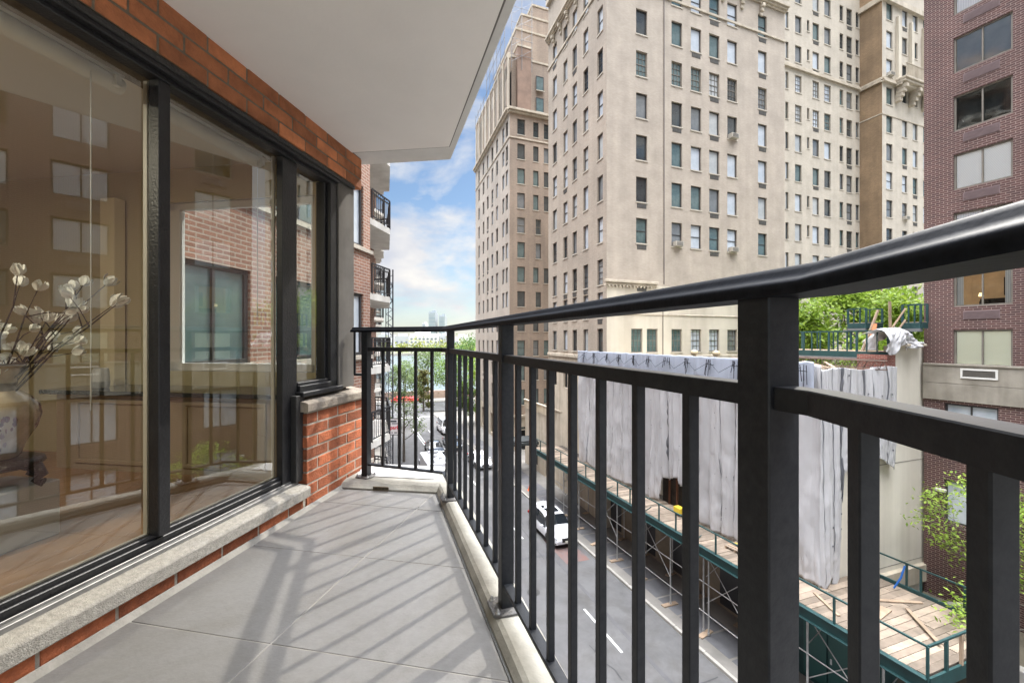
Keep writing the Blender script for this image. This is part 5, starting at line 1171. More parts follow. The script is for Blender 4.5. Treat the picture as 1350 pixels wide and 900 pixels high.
m_tarp = tarpmat('tarp_white', (0.50, 0.495, 0.50)); m_tarpb = tarpmat('tarp_blue_white', (0.40, 0.44, 0.52))
def sheet(o, dx, ln, top, bot, nrm, seams, nx, nz, amp=.14, hole=None, bulge=0, seed=0, m=None, dark=None):
    """hanging cloth: position along dx in [0,ln], top(x), bot(x) heights, folds along nrm. dark seams as real coloured strips"""
    mb = MB().use(m or m_tarp); rows = []
    def pos(x, f):
        z = top(x) + (bot(x) - top(x)) * f
        q = Vector((x * 1.3 + seed, z * .35, seed)); w1 = noise.noise(Vector((x * 1.1 + seed, z * .12, seed))) * amp * 1.1 + noise.noise(Vector((x * 3.4, z * .16 + seed, 3))) * amp * .7 + abs(noise.noise(Vector((x * 7.5, z * .22, seed + 9)))) * amp * .45
        near = min([abs(x - s) for s in seams] or [9]); w1 -= math.exp(-(near / .10) ** 2) * amp * .45
        w1 += noise.noise(Vector((x * 2.2 + z * .5, z * 1.1 - x, seed))) * amp * .16 + abs(noise.noise(Vector((x * 2.6 - z * 1.6, z * 1.3 + x, seed + 4)))) * amp * .20 * (.3 + f) + bulge * math.sin(math.pi * f)
        return o + dx * (x + noise.noise(Vector((x * .5, z * .4, seed + 5))) * .15 * f) + nrm * w1 + Z * z
    for j in range(nz):
        for i in range(nx):
            x0, x1 = ln * i / nx, ln * (i + 1) / nx; f0, f1 = j / nz, (j + 1) / nz; xc = (x0 + x1) / 2
            zc = top(xc) + (bot(xc) - top(xc)) * (f0 + f1) / 2
            if hole and hole(xc, zc): continue
            mb.r = 1.0
            mb.face([pos(x0, f0), pos(x0, f1), pos(x1, f1), pos(x1, f0)], smooth=True)
    for s in seams:           # the dark seams and ties, lying on the cloth
        mb.r = .12; rw = []
        for j in range(nz * 2 + 1):
            f = j / nz / 2; zz = top(s) + (bot(s) - top(s)) * f; xs = s + noise.noise(Vector((zz * .55, seed, s))) * .14; wd = (dark(s, zz) if dark else .03) * (.55 + .75 * abs(noise.noise(Vector((zz * 1.9, s, seed)))))
            if hole and hole(xs, zz): 
                if len(rw) > 1: mb.grid(rw)
                rw = []; continue
            rw.append([pos(min(ln, max(0, xs - wd)), f) + nrm * .02, pos(min(ln, max(0, xs + wd)), f) + nrm * .02])
        if len(rw) > 1: mb.grid(rw)
        for j in range(int((top(s) - bot(s)) / .75)) if nx > 100 else ():       # eyelets beside each seam
            f = (j + .5) * .75 / (top(s) - bot(s)); xe = min(ln - .05, max(.05, s + .33 + noise.noise(Vector((f * 3, s, 2))) * .08)); c = pos(xe, f) + nrm * .03
            if (hole and hole(xe, c.z)) or noise.noise(Vector((s * 3, f * 9, 1))) < -.05: continue
            mb.box(c, (.035, .012, .045), (dx, nrm, Z))
    mb.r = 1.0
    return mb
ptp = 17.0; tE = 34.5 / .938 - 0; 
t_near = PA.dot(G) - .4; t_far = gp(0, 0).x + (Vector((.155 * 34.5, 34.5, 0))).dot(G)
ZD = EYE - 9.6
def weld(o):
    bm = bmesh.new(); bm.from_mesh(o.data); bmesh.ops.remove_doubles(bm, verts=bm.verts, dist=.0015); bm.to_mesh(o.data); bm.free(); md = o.modifiers.new('thick', 'SOLIDIFY'); md.thickness = .012
lnf = t_far - t_near
sm_ = [1.1, 2.3, 3.0, 4.2, 4.9, 6.4, 7.4, 8.6, 9.9, 10.8, 12.0, 13.1, 14.3, 15.6, 16.7, 17.6]
def holef(x, z):
    x -= 1.15
    return 6.05 + noise.noise(Vector((z * 1.2, 0, 0))) * .2 < x < 8.35 - (z - ZD) * .25 and z < ZD + 1.95 - abs(x - 7.0) * .45 + noise.noise(Vector((x * 2, 5, 0))) * .3
wide = {3.0: .10, 8.6: .09, 12.0: .05}
mb = sheet(gp(t_near, ptp), G, lnf, lambda x: EYE - 1.0, lambda x: ZD + .12 + .25 * noise.noise(Vector((x, 2, 2))), -P, sm_, 280, 80, amp=.25, hole=holef, m=m_tarp, seed=2, dark=lambda s, z: wide.get(s, .022))
t1 = mb.build('tarpaulin'); weld(t1); tag(t1, 'huge grey-white tarpaulin covering the townhouse front above the plank deck, torn open near its foot', 'tarpaulin')
# blue white turned-over strip along the top, with black rope knots
mb = sheet(gp(t_near + .1, ptp - .25), G, lnf - .1, lambda x: EYE - .88 + .05 * noise.noise(Vector((x * 2, 0, 0))), lambda x: EYE - 1.95 + .12 * noise.noise(Vector((x * 1.4, 7, 0))), -P, [], 200, 14, amp=.13, m=m_tarpb, seed=20)
t2 = mb.build('tarpaulin'); weld(t2); tag(t2, 'bluish turned-over tarpaulin strip tied along the top edge of the covered townhouse', 'tarpaulin')
rp = MB().use(mat('black_rope', (0.012, 0.013, 0.018), .7)); rr = random.Random(3)
x = .5
while x < lnf - .3:
    c = gp(t_near + x, ptp - .42, EYE - 1.0)
    for q in range(5): 
        a = c + G * rr.uniform(-.22, .22); rp.tube([a, a - Z * rr.uniform(.3, .85) + G * rr.uniform(-.12, .12) - P * .04], .017, 4)
    rp.tube([c - G * .25 - Z * .25, c + G * .25 - Z * .22], .016, 4); rp.tube([c - Z * .1, c - Z * .6 + G * 1.0, c - Z * .15 + G * 1.55], .011, 4); x += 1.55
tag(rp.build('tarpaulin_ropes'), 'black knotted ropes lashing the bluish tarpaulin strip along its top', 'rope')
# tarpaulin round the corner, hanging in tall folds
def topc(s): s -= .4; return EYE - 1.18 + .06 * math.sin(s * 2.2)
def botc(s):
    s -= .4
    if s < .75: return ZD + .15 + .2 * math.sin(s * 9)
    if s < 1.1: return ZD + .3 + (s - .75) / .35 * 3.9
    if s < 2.6: return ZD + 4.2 + (s - 1.1) * 1.0
    return ZD + 4.95 - (s - 2.6) * .5
mb = sheet(tw_(-1.3, -.35), P, 4.8, topc, botc, -G, [.25, .85, 1.4, 1.85, 2.5, 3.3, 4.0], 150, 130, amp=.17, m=m_tarp, seed=41, dark=lambda s, z: {1.4: .085, .85: .012, 2.5: .04, 4.0: .02}.get(s, .010))
t3 = mb.build('tarpaulin'); weld(t3); tag(t3, 'creased white tarpaulin hanging in folds round the townhouse corner with a loose flap', 'tarpaulin')
# the dark torn opening: boarded front behind
mb = MB().use(mat('dark_boards', (0.035, 0.028, 0.022), .9, nscale=4, namt=.4)); mb.box(gp(t_near + 8.25, ptp + .75, ZD + 1.2), (3.4, .1, 2.6), (G, P, Z)); mb.use(mat('raw_stud', (0.12, 0.05, 0.025), .9))
for k in range(4): mb.box(gp(t_near + 7.25 + k * .65, ptp + .55, ZD + 1.0), (.09, .09, 2.2), (G, P, Z))
tag(mb.build('boarded_opening'), 'dark boarded wall with reddish studs inside the tear of the tarpaulin', 'boarding')
tb = MB().use(mat('yellow_plastic', (0.55, 0.40, 0.03), .5)); tb.box(gp(t_near + 7.6, ptp - .15, ZD + .32), (.5, .35, .3), (G, P, Z)); tag(tb.build('tool_crate', bevel=.02), 'small yellow crate on the deck below the torn tarpaulin', 'crate')

# ================================================================= SIDEWALK SHED
m_green = mat('shed_green', (0.010, 0.044, 0.044), .55, nscale=3, namt=.3, bump=.1)
m_galv = mat('shed_galvanised', (0.36, 0.36, 0.35), .45, .5, nscale=4, namt=.2)
m_ply = mat('deck_plank', (0.20, 0.158, 0.118), .85, nscale=3, namt=.25, bump=.3, bscale=12, attr=.4)
m_wood = mat('weathered_board', (0.30, 0.22, 0.15), .9, nscale=4, namt=.25, bump=.3, attr=.25)
sh = empty('sidewalk_shed', 'green sidewalk shed with plank deck, guard rail and galvanised posts along the pavement', 'sidewalk shed', tuple(gp(7.6, 15.4, GZ)))
tn, tf = 7.6, 36.0; pI = 20.1; tC = PA.dot(G) - .1
mb = MB().use(m_green)
mb.bar(gp(tn, 15.4, ZD - .22), gp(tf, 15.4, ZD - .22), .07, .44); mb.bar(gp(tn, 15.44, ZD - .22), gp(tn, pI, ZD - .22), .07, .42); mb.bar(gp(tn, pI, ZD - .10), gp(tC, pI, ZD - .10), .07, .44); mb.bar(gp(tn, 15.33, ZD - .02), gp(tf, 15.33, ZD - .02), .14, .035); mb.bar(gp(tn, 15.33, ZD - .42), gp(tf, 15.33, ZD - .42), .14, .03)
offw(mb, sh).build('edge_beam', parent=sh, bevel=.006)
mb = MB(); mb.use(m_ply)
t_ = tn + .08
while t_ < tf - .1:
    wd = random.uniform(.22, .30); pe_ = pI - .05 if t_ < tC else 17.6
    p_ = 15.46
    while p_ < pe_ - .1:
        ln = min(pe_ - p_, random.uniform(1.6, 3.2)); mb.r = random.random(); mb.box(gp(t_ + wd / 2, p_ + ln / 2, ZD - .03 + random.uniform(-.012, .012)), (wd - .012, ln - .015, .045), (G, P, Z)); p_ += ln
    t_ += wd
offw(mb, sh).build('plank_deck', parent=sh, bevel=.004)
mb = MB().use(mat('shed_underside', (0.05, 0.04, 0.03), .9)); mb.prism([tuple(gp(a, b)[:2]) for a, b in ((tn + .05, 15.45), (tn + .05, pI - .04), (tC, pI - .04), (tC, 18.2), (tf, 18.2), (tf, 15.45))], ZD - .2, ZD - .07); offw(mb, sh).build('joists', parent=sh)
k = 0; gap = 1.28; t_ = tn
while t_ < tf - 1:
    for nm in ('x',):
        mb = MB().use(m_green); mb.box(gp(t_, 15.36, ZD + .42), (.06, .06, .96), (G, P, Z)); offw(mb, sh).build('guard_post', parent=sh)
    t_ += gap
for (a, b, c_, d_) in ((tn, 15.36, tf, 15.36),):
    mb = MB().use(m_green); mb.bar(gp(a, b, ZD + .90), gp(c_, d_, ZD + .90), .06, .05); offw(mb, sh).build('guard_rail', parent=sh)
mb = MB().use(m_green); mb.bar(gp(tn, 15.4, ZD + .90), gp(tn, pI, ZD + .90), .06, .06); offw(mb, sh).build('guard_rail', parent=sh)
mb = MB().use(m_green); mb.bar(gp(tn, pI, ZD + .98), gp(tC, pI, ZD + .98), .05, .05); offw(mb, sh).build('guard_rail', parent=sh)
for p_ in (16.25, 17.0, 18.0, 19.0): mb = MB().use(m_green if p_ != 17.0 else m_wood); mb.box(gp(tn, p_, ZD + .42), (.07, .09, .92), (G, P, Z)); offw(mb, sh).build('guard_post', parent=sh)
for t_ in (tn + .02, tn + 1.3, tn + 2.55, tn + 3.0, tC - .3): mb = MB().use(m_green); mb.box(gp(t_, pI, ZD + .46), (.06, .06, 1.02), (G, P, Z)); offw(mb, sh).build('guard_post', parent=sh)
mb = MB().use(m_green)
for k in range(0, 20, 1):
    a = tn + k * gap
    if k % 3 == 1: mb.bar(gp(a, 15.42, ZD + .05), gp(a + .45, 16.2, ZD), .03, .03)
offw(mb, sh).build('stay', parent=sh)
tks = [8.95 + 2.45 * k for k in range(11)]
for k, t_ in enumerate(tks):
    for p_ in ((15.8, 18.0)):
        for dt in ((-.16, .16) if k in (2, 3) and p_ == 15.8 else (0,)):
            mb = MB().use(m_galv); mb.tube([gp(t_ + dt, p_, GZ + .2), gp(t_ + dt, p_, ZD - .44)], .04 if p_ < 17 else .035, 8); mb.tube([gp(t_ + dt, p_, GZ + .19), gp(t_ + dt, p_, GZ + .3)], .06, 8); offw(mb, sh).build('steel_post', parent=sh)
        mb = MB().use(m_wood); mb.r = random.random(); mb.box(gp(t_, p_ - .05, GZ + .17), (.9, .26, .05), (P if k % 2 == 0 else (P + G * .25).normalized(), G if k % 2 == 0 else (G - P * .25).normalized(), Z)); offw(mb, sh).build('sole_plank', parent=sh)
    mb = MB().use(m_galv); mb.tube([gp(t_, 15.8, ZD - .8), gp(t_, 18, ZD - .8)], .022, 6); mb.tube([gp(t_, 15.8, ZD - .5), gp(t_, 18, ZD - 1.6)], .018, 6); mb.tube([gp(t_, 15.8, ZD - 1.6), gp(t_, 18, ZD - .5)], .018, 6); offw(mb, sh).build('cross_brace', parent=sh)
    if k < len(tks) - 1 :
        t2_ = tks[k + 1]; mb = MB().use(m_galv)
        if k % 2 == 0: mb.tube([gp(t_, 15.84, ZD - .5), gp(t2_, 15.84, GZ + 1.6)], .02, 6); mb.tube([gp(t_, 15.78, GZ + 1.6), gp(t2_, 15.78, ZD - .5)], .02, 6)
        mb.tube([gp(t_, 15.74, GZ + 1.15), gp(t2_, 15.74, GZ + 1.15)], .024, 6); mb.tube([gp(t_, 15.74, GZ + 2.55), gp(t2_, 15.74, GZ + 2.55)], .024, 6); offw(mb, sh).build('brace', parent=sh)
mb = MB().use(m_green)
mb.box(gp(30.2, 18.25, GZ + 1.6), (2.4, .12, 2.9), (G, P, Z)); mb.box(gp(26.3, 18.25, GZ + 1.6), (2.2, .12, 2.9), (G, P, Z))
offw(mb, sh).build('hoarding', parent=sh)
hd = empty('hoarding_box', 'dark green plywood hoarding box with double doors under the near end of the shed', 'hoarding', tuple(gp(10.9, 18.5, GZ)))
mb = MB().use(m_green); mb.box(gp(12.0, 18.4, GZ + 1.55), (3.2, 1.5, 2.8), (G, P, Z)); offw(mb, hd).build('panel', parent=hd, bevel=.01)
for k in range(2): mb = MB().use(mat('green_door', (0.016, 0.075, 0.068), .5)); mb.box(gp(11.4 + k * 1.0, 17.62, GZ + 1.5), (.92, .05, 2.3), (G, P, Z)); offw(mb, hd).build('door', parent=hd, bevel=.008)
mb = MB().use(mat('door_letters', (0.5, 0.5, 0.5), .6)); mb.box(gp(11.75, 17.585, GZ + 1.5), (.06, .03, .2), (G, P, Z)); offw(mb, hd).build('handle', parent=hd)
# things lying on the deck
pl = empty('wood_pallet', 'pale wooden pallet lying on the deck beside the hanging tarpaulin', 'pallet', tuple(gp(15.2, 16.8, ZD)), .5)
for k in range(6): mb = MB().use(m_wood if k % 2 else m_ply); mb.r = random.random(); mb.box((-.45 + k * .18, 0, .11), (.13, 1.0, .025)); mb.build('board', parent=pl)
mb = MB().use(m_wood); [mb.box((0, y, .045), (1.03, .08, .09)) for y in (-.45, 0, .45)]; mb.build('runner', parent=pl)
mb = MB().use(mat('yellow_strap', (0.62, 0.5, 0.06), .6)); mb.box((.1, -.1, .135), (.06, 1.0, .02)); mb.build('strap', parent=pl)
for (t_, p_, a, l_, w_2, z_, lab) in ((9.9, 17.1, .55, 1.7, .32, .03, 'broad weathered board lying askew across the near end of the deck'), (10.3, 18.6, -.1, 2.1, .14, .03, 'narrow brown timber on the deck under the inner guard rail'), (12.1, 17.3, 1.3, 1.3, .2, .03, 'brown timber offcut across the middle of the plank deck'), (9.0, 17.9, 1.25, 1.9, .12, .09, 'thin reddish board near the inner corner of the deck'), (11.0, 16.2, 1.5, 1.4, .1, .03, 'thin dark timber by the outer guard rail of the deck'), (13.8, 16.3, .1, 1.5, .25, .03, 'loose grey board on the deck by the pallet')):
    mb = MB().use(m_wood); mb.r = random.random(); mb.box((0, 0, z_), (l_, w_2, .04)); o_ = mb.build('loose_board', bevel=.004); o_.location = gp(t_, p_, ZD); o_.rotation_euler = (0, 0, a); tag(o_, lab, 'board', 'loose boards on the shed deck')
mb = MB().use(mat('blue_strap', (0.01, 0.09, 0.32), .5)); mb.tube([gp(10.55, 19.9, ZD + .95), gp(10.6, 19.75, ZD + .5), gp(10.75, 19.6, ZD + .06)], .035, 6); tag(mb.build('blue_strap'), 'blue strap hanging from the inner guard rail of the deck', 'strap')
# ================================================================= ROOF PLATFORMS
def platform(name, label, p_, t0, t1, z, h_=.85, dp=1.6, tex=None):
    r = empty(name, label, 'platform', tuple(gp(t0, p_, z)), 0, 'green work platforms on the townhouse roof')
    mb = MB().use(m_green); mb.bar(gp(t0, p_, z), gp(t1, p_, z), .08, .26); mb.bar(gp(t0, p_, z), gp(t0, p_ + dp, z), .08, .26); mb.bar(gp(t1, p_, z), gp(t1, p_ + dp, z), .08, .26); mb.bar(gp(t0, p_ + dp, z), gp(t1, p_ + dp, z), .08, .26); offw(mb, r).build('beam', parent=r, bevel=.006)
    mb = MB().use(mat('grey_beam', (0.12, 0.125, 0.125), .7)); mb.bar(gp(t0, p_ + .04, z - .2), gp(t1, p_ + .04, z - .2), .2, .14); offw(mb, r).build('lower_beam', parent=r)
    mb = MB().use(m_wood); mb.prism([tuple(gp(a, b)[:2]) for a, b in ((t0, p_), (t1, p_), (t1, p_ + dp), (t0, p_ + dp))], z + .131, z + .16); offw(mb, r).build('planks', parent=r)
    n = max(3, int((t1 - t0) / .42))
    for row in (0, dp):
        for k in range(n + 1):
            wv = .09 if k % 3 == 0 else .05
            if row and k % 2: continue
            mb = MB().use(m_green); mb.box(gp(t0 + (t1 - t0) * k / n, p_ + row, z + .13 + h_ / 2), (wv, .05, h_), (G, P, Z)); offw(mb, r).build('post', parent=r)
        mb = MB().use(m_green); mb.bar(gp(t0, p_ + row, z + .13 + h_), gp(t1, p_ + row, z + .13 + h_), .05, .05); offw(mb, r).build('rail', parent=r)
    return r
def tp_at(u, p_):   # t on the line p = const seen at column u
    r = (u - 675) / 580; Y = p_ / (r * .938 + .347); return Vector((r * Y, Y, 0)).dot(G)
platform('work_platform', 'long lower green work platform with railing above the brick chimney', 22.0, tp_at(1171, 22), tp_at(1030, 22), EYE - .70, .95)
platform('work_platform', 'short upper green platform ending behind the white bundled sheeting', 23.6, tp_at(1142, 23.6), tp_at(1118, 23.6), EYE + .66, .72, 1.2)
platform('work_platform', 'short upper green platform against the maroon building', 23.3, tp_at(1214, 23.3), tp_at(1190, 23.3), EYE + .60, .80, .45)
ts_ = empty('steel_trusses', 'rusty steel bar trusses and timbers under the lower green platform', 'trusses', tuple(gp(14, 20, EYE - 1.6)))
m_rust = mat('rusty_steel', (0.10, 0.065, 0.05), .8, nscale=5, namt=.35)
mb = MB().use(m_rust)
for row in (20.4, 21.6):
    a0, a1 = tp_at(1170, row), tp_at(1030, row)
    for z in (-1.25, -.90): mb.tube([gp(a0, row, EYE + z), gp(a1, row, EYE + z)], .025, 5)
    for k in range(16): mb.tube([gp(a0 + k * .3, row, EYE - 1.25), gp(a0 + k * .3 + .15, row, EYE - .90), gp(a0 + (k + 1) * .3, row, EYE - 1.25)], .02, 4)
offw(mb, ts_).build('truss', parent=ts_)
mb = MB().use(m_wood)
for k in range(6): mb.r = random.random(); mb.bar(gp(t_near + .3 + k * .2, 18.2, EYE - 1.14 - .03 * k), gp(t_near + 3 + k * 1.1, 21.6, EYE - 1.1), .09, .05)
offw(mb, ts_).build('timber', parent=ts_)
# timber props
for (a, b, w_2, lab) in ((tuple(gp(tp_at(1137, 22.3), 22.3, EYE - .55)), tuple(gp(tp_at(1152, 22.6), 22.9, EYE + 1.35)), .12, 'weathered timber prop leaning beside the sheeted bundle'), (tuple(gp(tp_at(1147, 22.3), 22.4, EYE - .3)), tuple(gp(tp_at(1151, 22.6), 22.7, EYE + .7)), .2, 'short orange plywood board beside the leaning prop'), (tuple(gp(tp_at(1174, 22.9), 22.9, EYE - .4)), tuple(gp(tp_at(1173, 22.9), 22.9, EYE + 1.7)), .1, 'upright brown timber post between the upper platforms'), (tuple(gp(tp_at(1176, 22.9), 22.9, EYE + .5)), tuple(gp(tp_at(1192, 22.9), 23.0, EYE + 1.35)), .09, 'upper diagonal timber brace by the upright post'), (tuple(gp(tp_at(1176, 22.9), 22.9, EYE + .05)), tuple(gp(tp_at(1192, 22.9), 23.0, EYE + .85)), .09, 'lower diagonal timber brace by the upright post')):
    mb = MB().use(m_wood if 'orange' not in lab else mat('orange_ply', (0.38, 0.15, 0.06), .8)); mb.r = random.random(); mb.bar(a, b, w_2, .06); tag(mb.build('timber_prop'), lab, 'timber')
# white sheeting bundle 
def pl_(u, Y): return Vector(((u - 675) / 580 * Y, Y, 0))
def drape(name, label, a, b, topf, botf, back, nx, nz, seed, amp):
    """a sheet thrown over an edge from a to b: it lies back over the edge, then hangs down in folds"""
    d = (b - a); ln = d.length; d = d.normalized(); n = Vector((d.y, -d.x, 0)); mb = MB().use(m_tarp); rows = []
    for j in range(nz + 1):
        f = j / nz; row = []
        for i in range(nx + 1):
            x = i / nx; zt, zb_ = topf(x), botf(x)
            if f < .3: g_ = 1 - f / .3; p_ = a + d * (x * ln) - n * (back * g_) + Z * (zt - .22 * g_ * g_ + .10 * noise.noise(Vector((x * 3, g_ * 2, seed))))
            else:
                g_ = (f - .3) / .7; w_ = amp * ((.5 + g_) * noise.noise(Vector((x * ln * 2.6, g_ * 1.1, seed))) + .5 * g_ * abs(noise.noise(Vector((x * ln * 5.5 + g_, g_ * 1.5, seed + 3)))) + .25 * noise.noise(Vector((x * ln * 9 + g_ * 3, g_ * 5, seed))))
                p_ = a + d * (x * ln) + n * (w_ + .16 * math.sin(min(1, g_ * 3) * 1.57)) + Z * (zt + (zb_ - zt) * g_)
            row.append(p_ + d * .05 * noise.noise(Vector((x * 4, f * 4, seed + 7))))
        rows.append(row)
    mb.r = 1.0; mb.grid(rows); o_ = mb.build(name); o_.modifiers.new('thick', 'SOLIDIFY').thickness = .01; return tag(o_, label, 'sheeting')
drape('sheeting_bundle', 'crumpled white sheeting bundle thrown over the end of the lower green platform', pl_(1162, 18.7), pl_(1203, 19.1), lambda x: EYE + .50 - .55 * max(0, x - .55) ** 1.3 * 2 - .12 * (1 - x) ** 3, lambda x: EYE - .52 + .30 * x - .24 * math.sin(x * 7.5) * (1 - x * .5), .9, 70, 50, 3, .30)
drape('sheeting_tail', 'loose end of white sheeting trailing over the cream wall coping', pl_(1190, 18.9), pl_(1212, 19.3), lambda x: EYE - .02 - .10 * x, lambda x: EYE - .50 + .28 * x + .05 * math.sin(x * 9), .5, 36, 30, 9, .2)
drape('plastic_sheet', 'pale plastic sheet draped inside the railing of the lower green platform', pl_(1141, 20.6), pl_(1164, 19.4), lambda x: EYE + .02 + .42 * x, lambda x: EYE - .50, .4, 30, 26, 15, .12)
# ================================================================= TREES
lf_y = leafmat('leaf_yellow_green', (0.13, 0.22, 0.02), (0.34, 0.46, 0.07)); lf_g = leafmat('leaf_green', (0.05, 0.11, 0.025), (0.12, 0.21, 0.05)); lf_m = leafmat('leaf_mid', (0.09, 0.16, 0.03), (0.20, 0.30, 0.07)); lf_d = leafmat('leaf_dark', (0.035, 0.07, 0.03), (0.08, 0.13, 0.05)); lf_s = leafmat('leaf_sparse', (0.10, 0.15, 0.05), (0.20, 0.27, 0.10)); lf_k = leafmat('leaf_yellow', (0.20, 0.24, 0.02), (0.42, 0.44, 0.08))
tree('courtyard_tree', 'bright yellow-green tree spreading behind the green roof platforms', (23.5, 30.5, GZ), 18.2, 5.2, 16000, .21, lf_y, 3, .26, .62, 3, flat=.5, clump=.9, nb=12)
tree('garden_tree', 'young maple with layered light green leaves in front of the maroon brick wall', (17.6, 15.6, GZ + 1.5), 8.2, 2.3, 3600, .085, lf_y, 8, .10, .35, 3, flat=.75, clump=.75, nb=10)
tree('street_tree', 'slender sparse street tree on the left pavement seen through the end railing', (-12.4, 50.5, GZ), 11.6, 2.3, 2300, .12, lf_s, 4, .15, .28, 2, clump=1.15, nb=13)
tree('conifer', 'olive green upright conifer by the bend of the road', (-17.3, 86, GZ), 9, 1.5, 3200, .20, leafmat('leaf_olive', (0.08, 0.09, 0.02), (0.16, 0.15, 0.04)), 6, .2, .12, 2, clump=1.4, nb=14)
pk = [(-13.5, 92, 11.5, 4.2, lf_m, 'round green park tree beside the promenade at the road end'), (-18.5, 97, 12, 4.4, lf_s, 'thin pale park tree left of the road end'), (-24.5, 101, 9, 3.2, lf_s, 'low pale park tree behind the red canopy'), (-9.2, 95, 15.5, 4.6, lf_g, 'tall green tree at the far end of the street beside the tan building'), (-5.8, 88, 12.5, 3.4, lf_y, 'yellow-green tree at the far end of the right pavement'), (-11.0, 104, 13, 4.2, lf_y, 'yellowish tree on the promenade behind the tall green tree'), (-7.8, 72, 7.5, 1.8, lf_m, 'small green street tree at the right kerb beyond the parked cars')]
for k, (x, y, h_, s_, lf, lab) in enumerate(pk): tree('park_tree', lab, (x, y, GZ), h_, s_, 2200, .24, lf, 20 + k, .2, .3, 2, group='park trees at the end of the street', clump=1.3)
# far-shore greenery (one mass)
mb = MB().use(leafmat('shore_leaf', (0.09, 0.13, 0.025), (0.24, 0.25, 0.06))); rs = random.Random(9)
for k in range(520):
    x = rs.uniform(-420, 330); y = 612 + rs.uniform(0, 30); s = rs.uniform(4, 8.5); tone = .5 + .5 * noise.noise(Vector((x * .02, y * .02, 0)))
    for q in range(16):
        c = Vector((x + rs.gauss(0, s * .7), y + rs.gauss(0, s * .6), WZ + 3.2 + abs(rs.gauss(0, 1)) * s * .95 + 1.5)); n = Vector((rs.gauss(0, 1), rs.gauss(0, 1), rs.gauss(.5, 1))).normalized(); u = n.orthogonal().normalized(); v_ = n.cross(u); mb.r = min(1, max(0, tone + rs.uniform(-.3, .3)))
        sz = rs.uniform(1.0, 2.2); mb.face([c + (u * math.cos(a) + v_ * math.sin(a)) * sz * rs.uniform(.7, 1.1) for a in (0, 1.1, 2.3, 3.4, 4.5, 5.4)])
mb.build('far_shore_trees', kind='stuff')
# ================================================================= FAR BUILDINGS
m_fw = mat('far_white', (0.62, 0.61, 0.57), .8); m_fg = mat('far_glass', (0.30, 0.33, 0.35), .3, nscale=.05, namt=.1); m_fd = mat('far_window', (0.16, 0.18, 0.20), .4); m_fgr = mat('far_grey', (0.40, 0.41, 0.42), .8)  # pale colour of the far towers stands in for haze
def farb(name, label, u0, u1, Y, vtop, mw, kind, dep=30):
    x0, x1 = (u0 - 675) / 580 * Y, (u1 - 675) / 580 * Y; zt = EYE + (447 - vtop) / 580 * Y; r = empty(name, label, 'building', ((x0 + x1) / 2, Y, WZ + 2)); H_ = zt - (WZ + 2); w_ = x1 - x0
    mb = MB().use(mw); mb.box((0, dep / 2, H_ / 2), (w_, dep, H_)); 
    if kind == 'tower': mb.box((w_ * .18, dep / 2, H_ + 2.5), (w_ * .5, dep * .5, 6)); mb.box((-w_ * .1, dep / 2, H_ + 1), (w_ * .75, dep * .8, 2.4))
    if kind == 'white': mb.box((-w_ * .1, dep / 2, H_ + 2), (w_ * .5, dep * .5, 4))
    mb.build('wall', parent=r); mb = MB().use(m_fd if kind == 'white' else mat('far_band', (0.24, 0.29, 0.32), .4))
    if kind == 'white':
        nx = int(w_ / 6.0)
        for i in range(nx):
            for z in range(1, max(2, int(H_ / 5))): mb.box((-w_ / 2 + (i + .5) * w_ / nx, -.15, z * 5 + .6), (3.2, .3, 2.4))
    else:
        for z in range(1, int(H_ / 7)): mb.box((0, -.15, z * 7), (w_ * .94, .3, 1.6))
        for k in range(1, 5): mb.box((-w_ / 2 + w_ * k / 5, -.2, H_ / 2), (.7, .3, H_ * .98))
    mb.build('windows', parent=r)
farb('far_tower', 'taller pale glass tower across the river', 565, 574, 900, 412, m_fg, 'tower')
farb('far_tower', 'shorter pale glass tower right of the taller one across the river', 578.5, 586.5, 900, 417, m_fg, 'tower')
farb('far_tower', 'small distant grey block just above the handrail across the river', 556.5, 561, 950, 427, m_fgr, 'tower')
farb('far_warehouse', 'long white many-windowed building above the far shore trees', 540, 577, 660, 439.5, m_fw, 'white')
farb('far_warehouse', 'low grey building left of the long white one across the river', 520, 539, 680, 443, m_fgr, 'white')
farb('far_warehouse', 'grey and white riverside building right of the long white one', 579, 593, 670, 442, m_fgr, 'white')
farb('far_warehouse', 'small bluish building behind the far shore trees beside the hoist mast', 498, 516, 720, 441, m_fgr, 'white')
farb('far_warehouse', 'low white building on the far shore beyond the street trees', 600, 622, 690, 444, m_fw, 'white')
# promenade wall, fence
pw = MB().use(mat('promenade_stone', (0.42, 0.30, 0.24), .85, nscale=.5, namt=.15)); pw.bar(gp(TE + 19, -50, GZ + .9), gp(TE + 19, 50, GZ + .9), .5, 1.8); tag(pw.build('promenade_wall'), 'pinkish stone promenade wall between the road end and the river', 'wall')
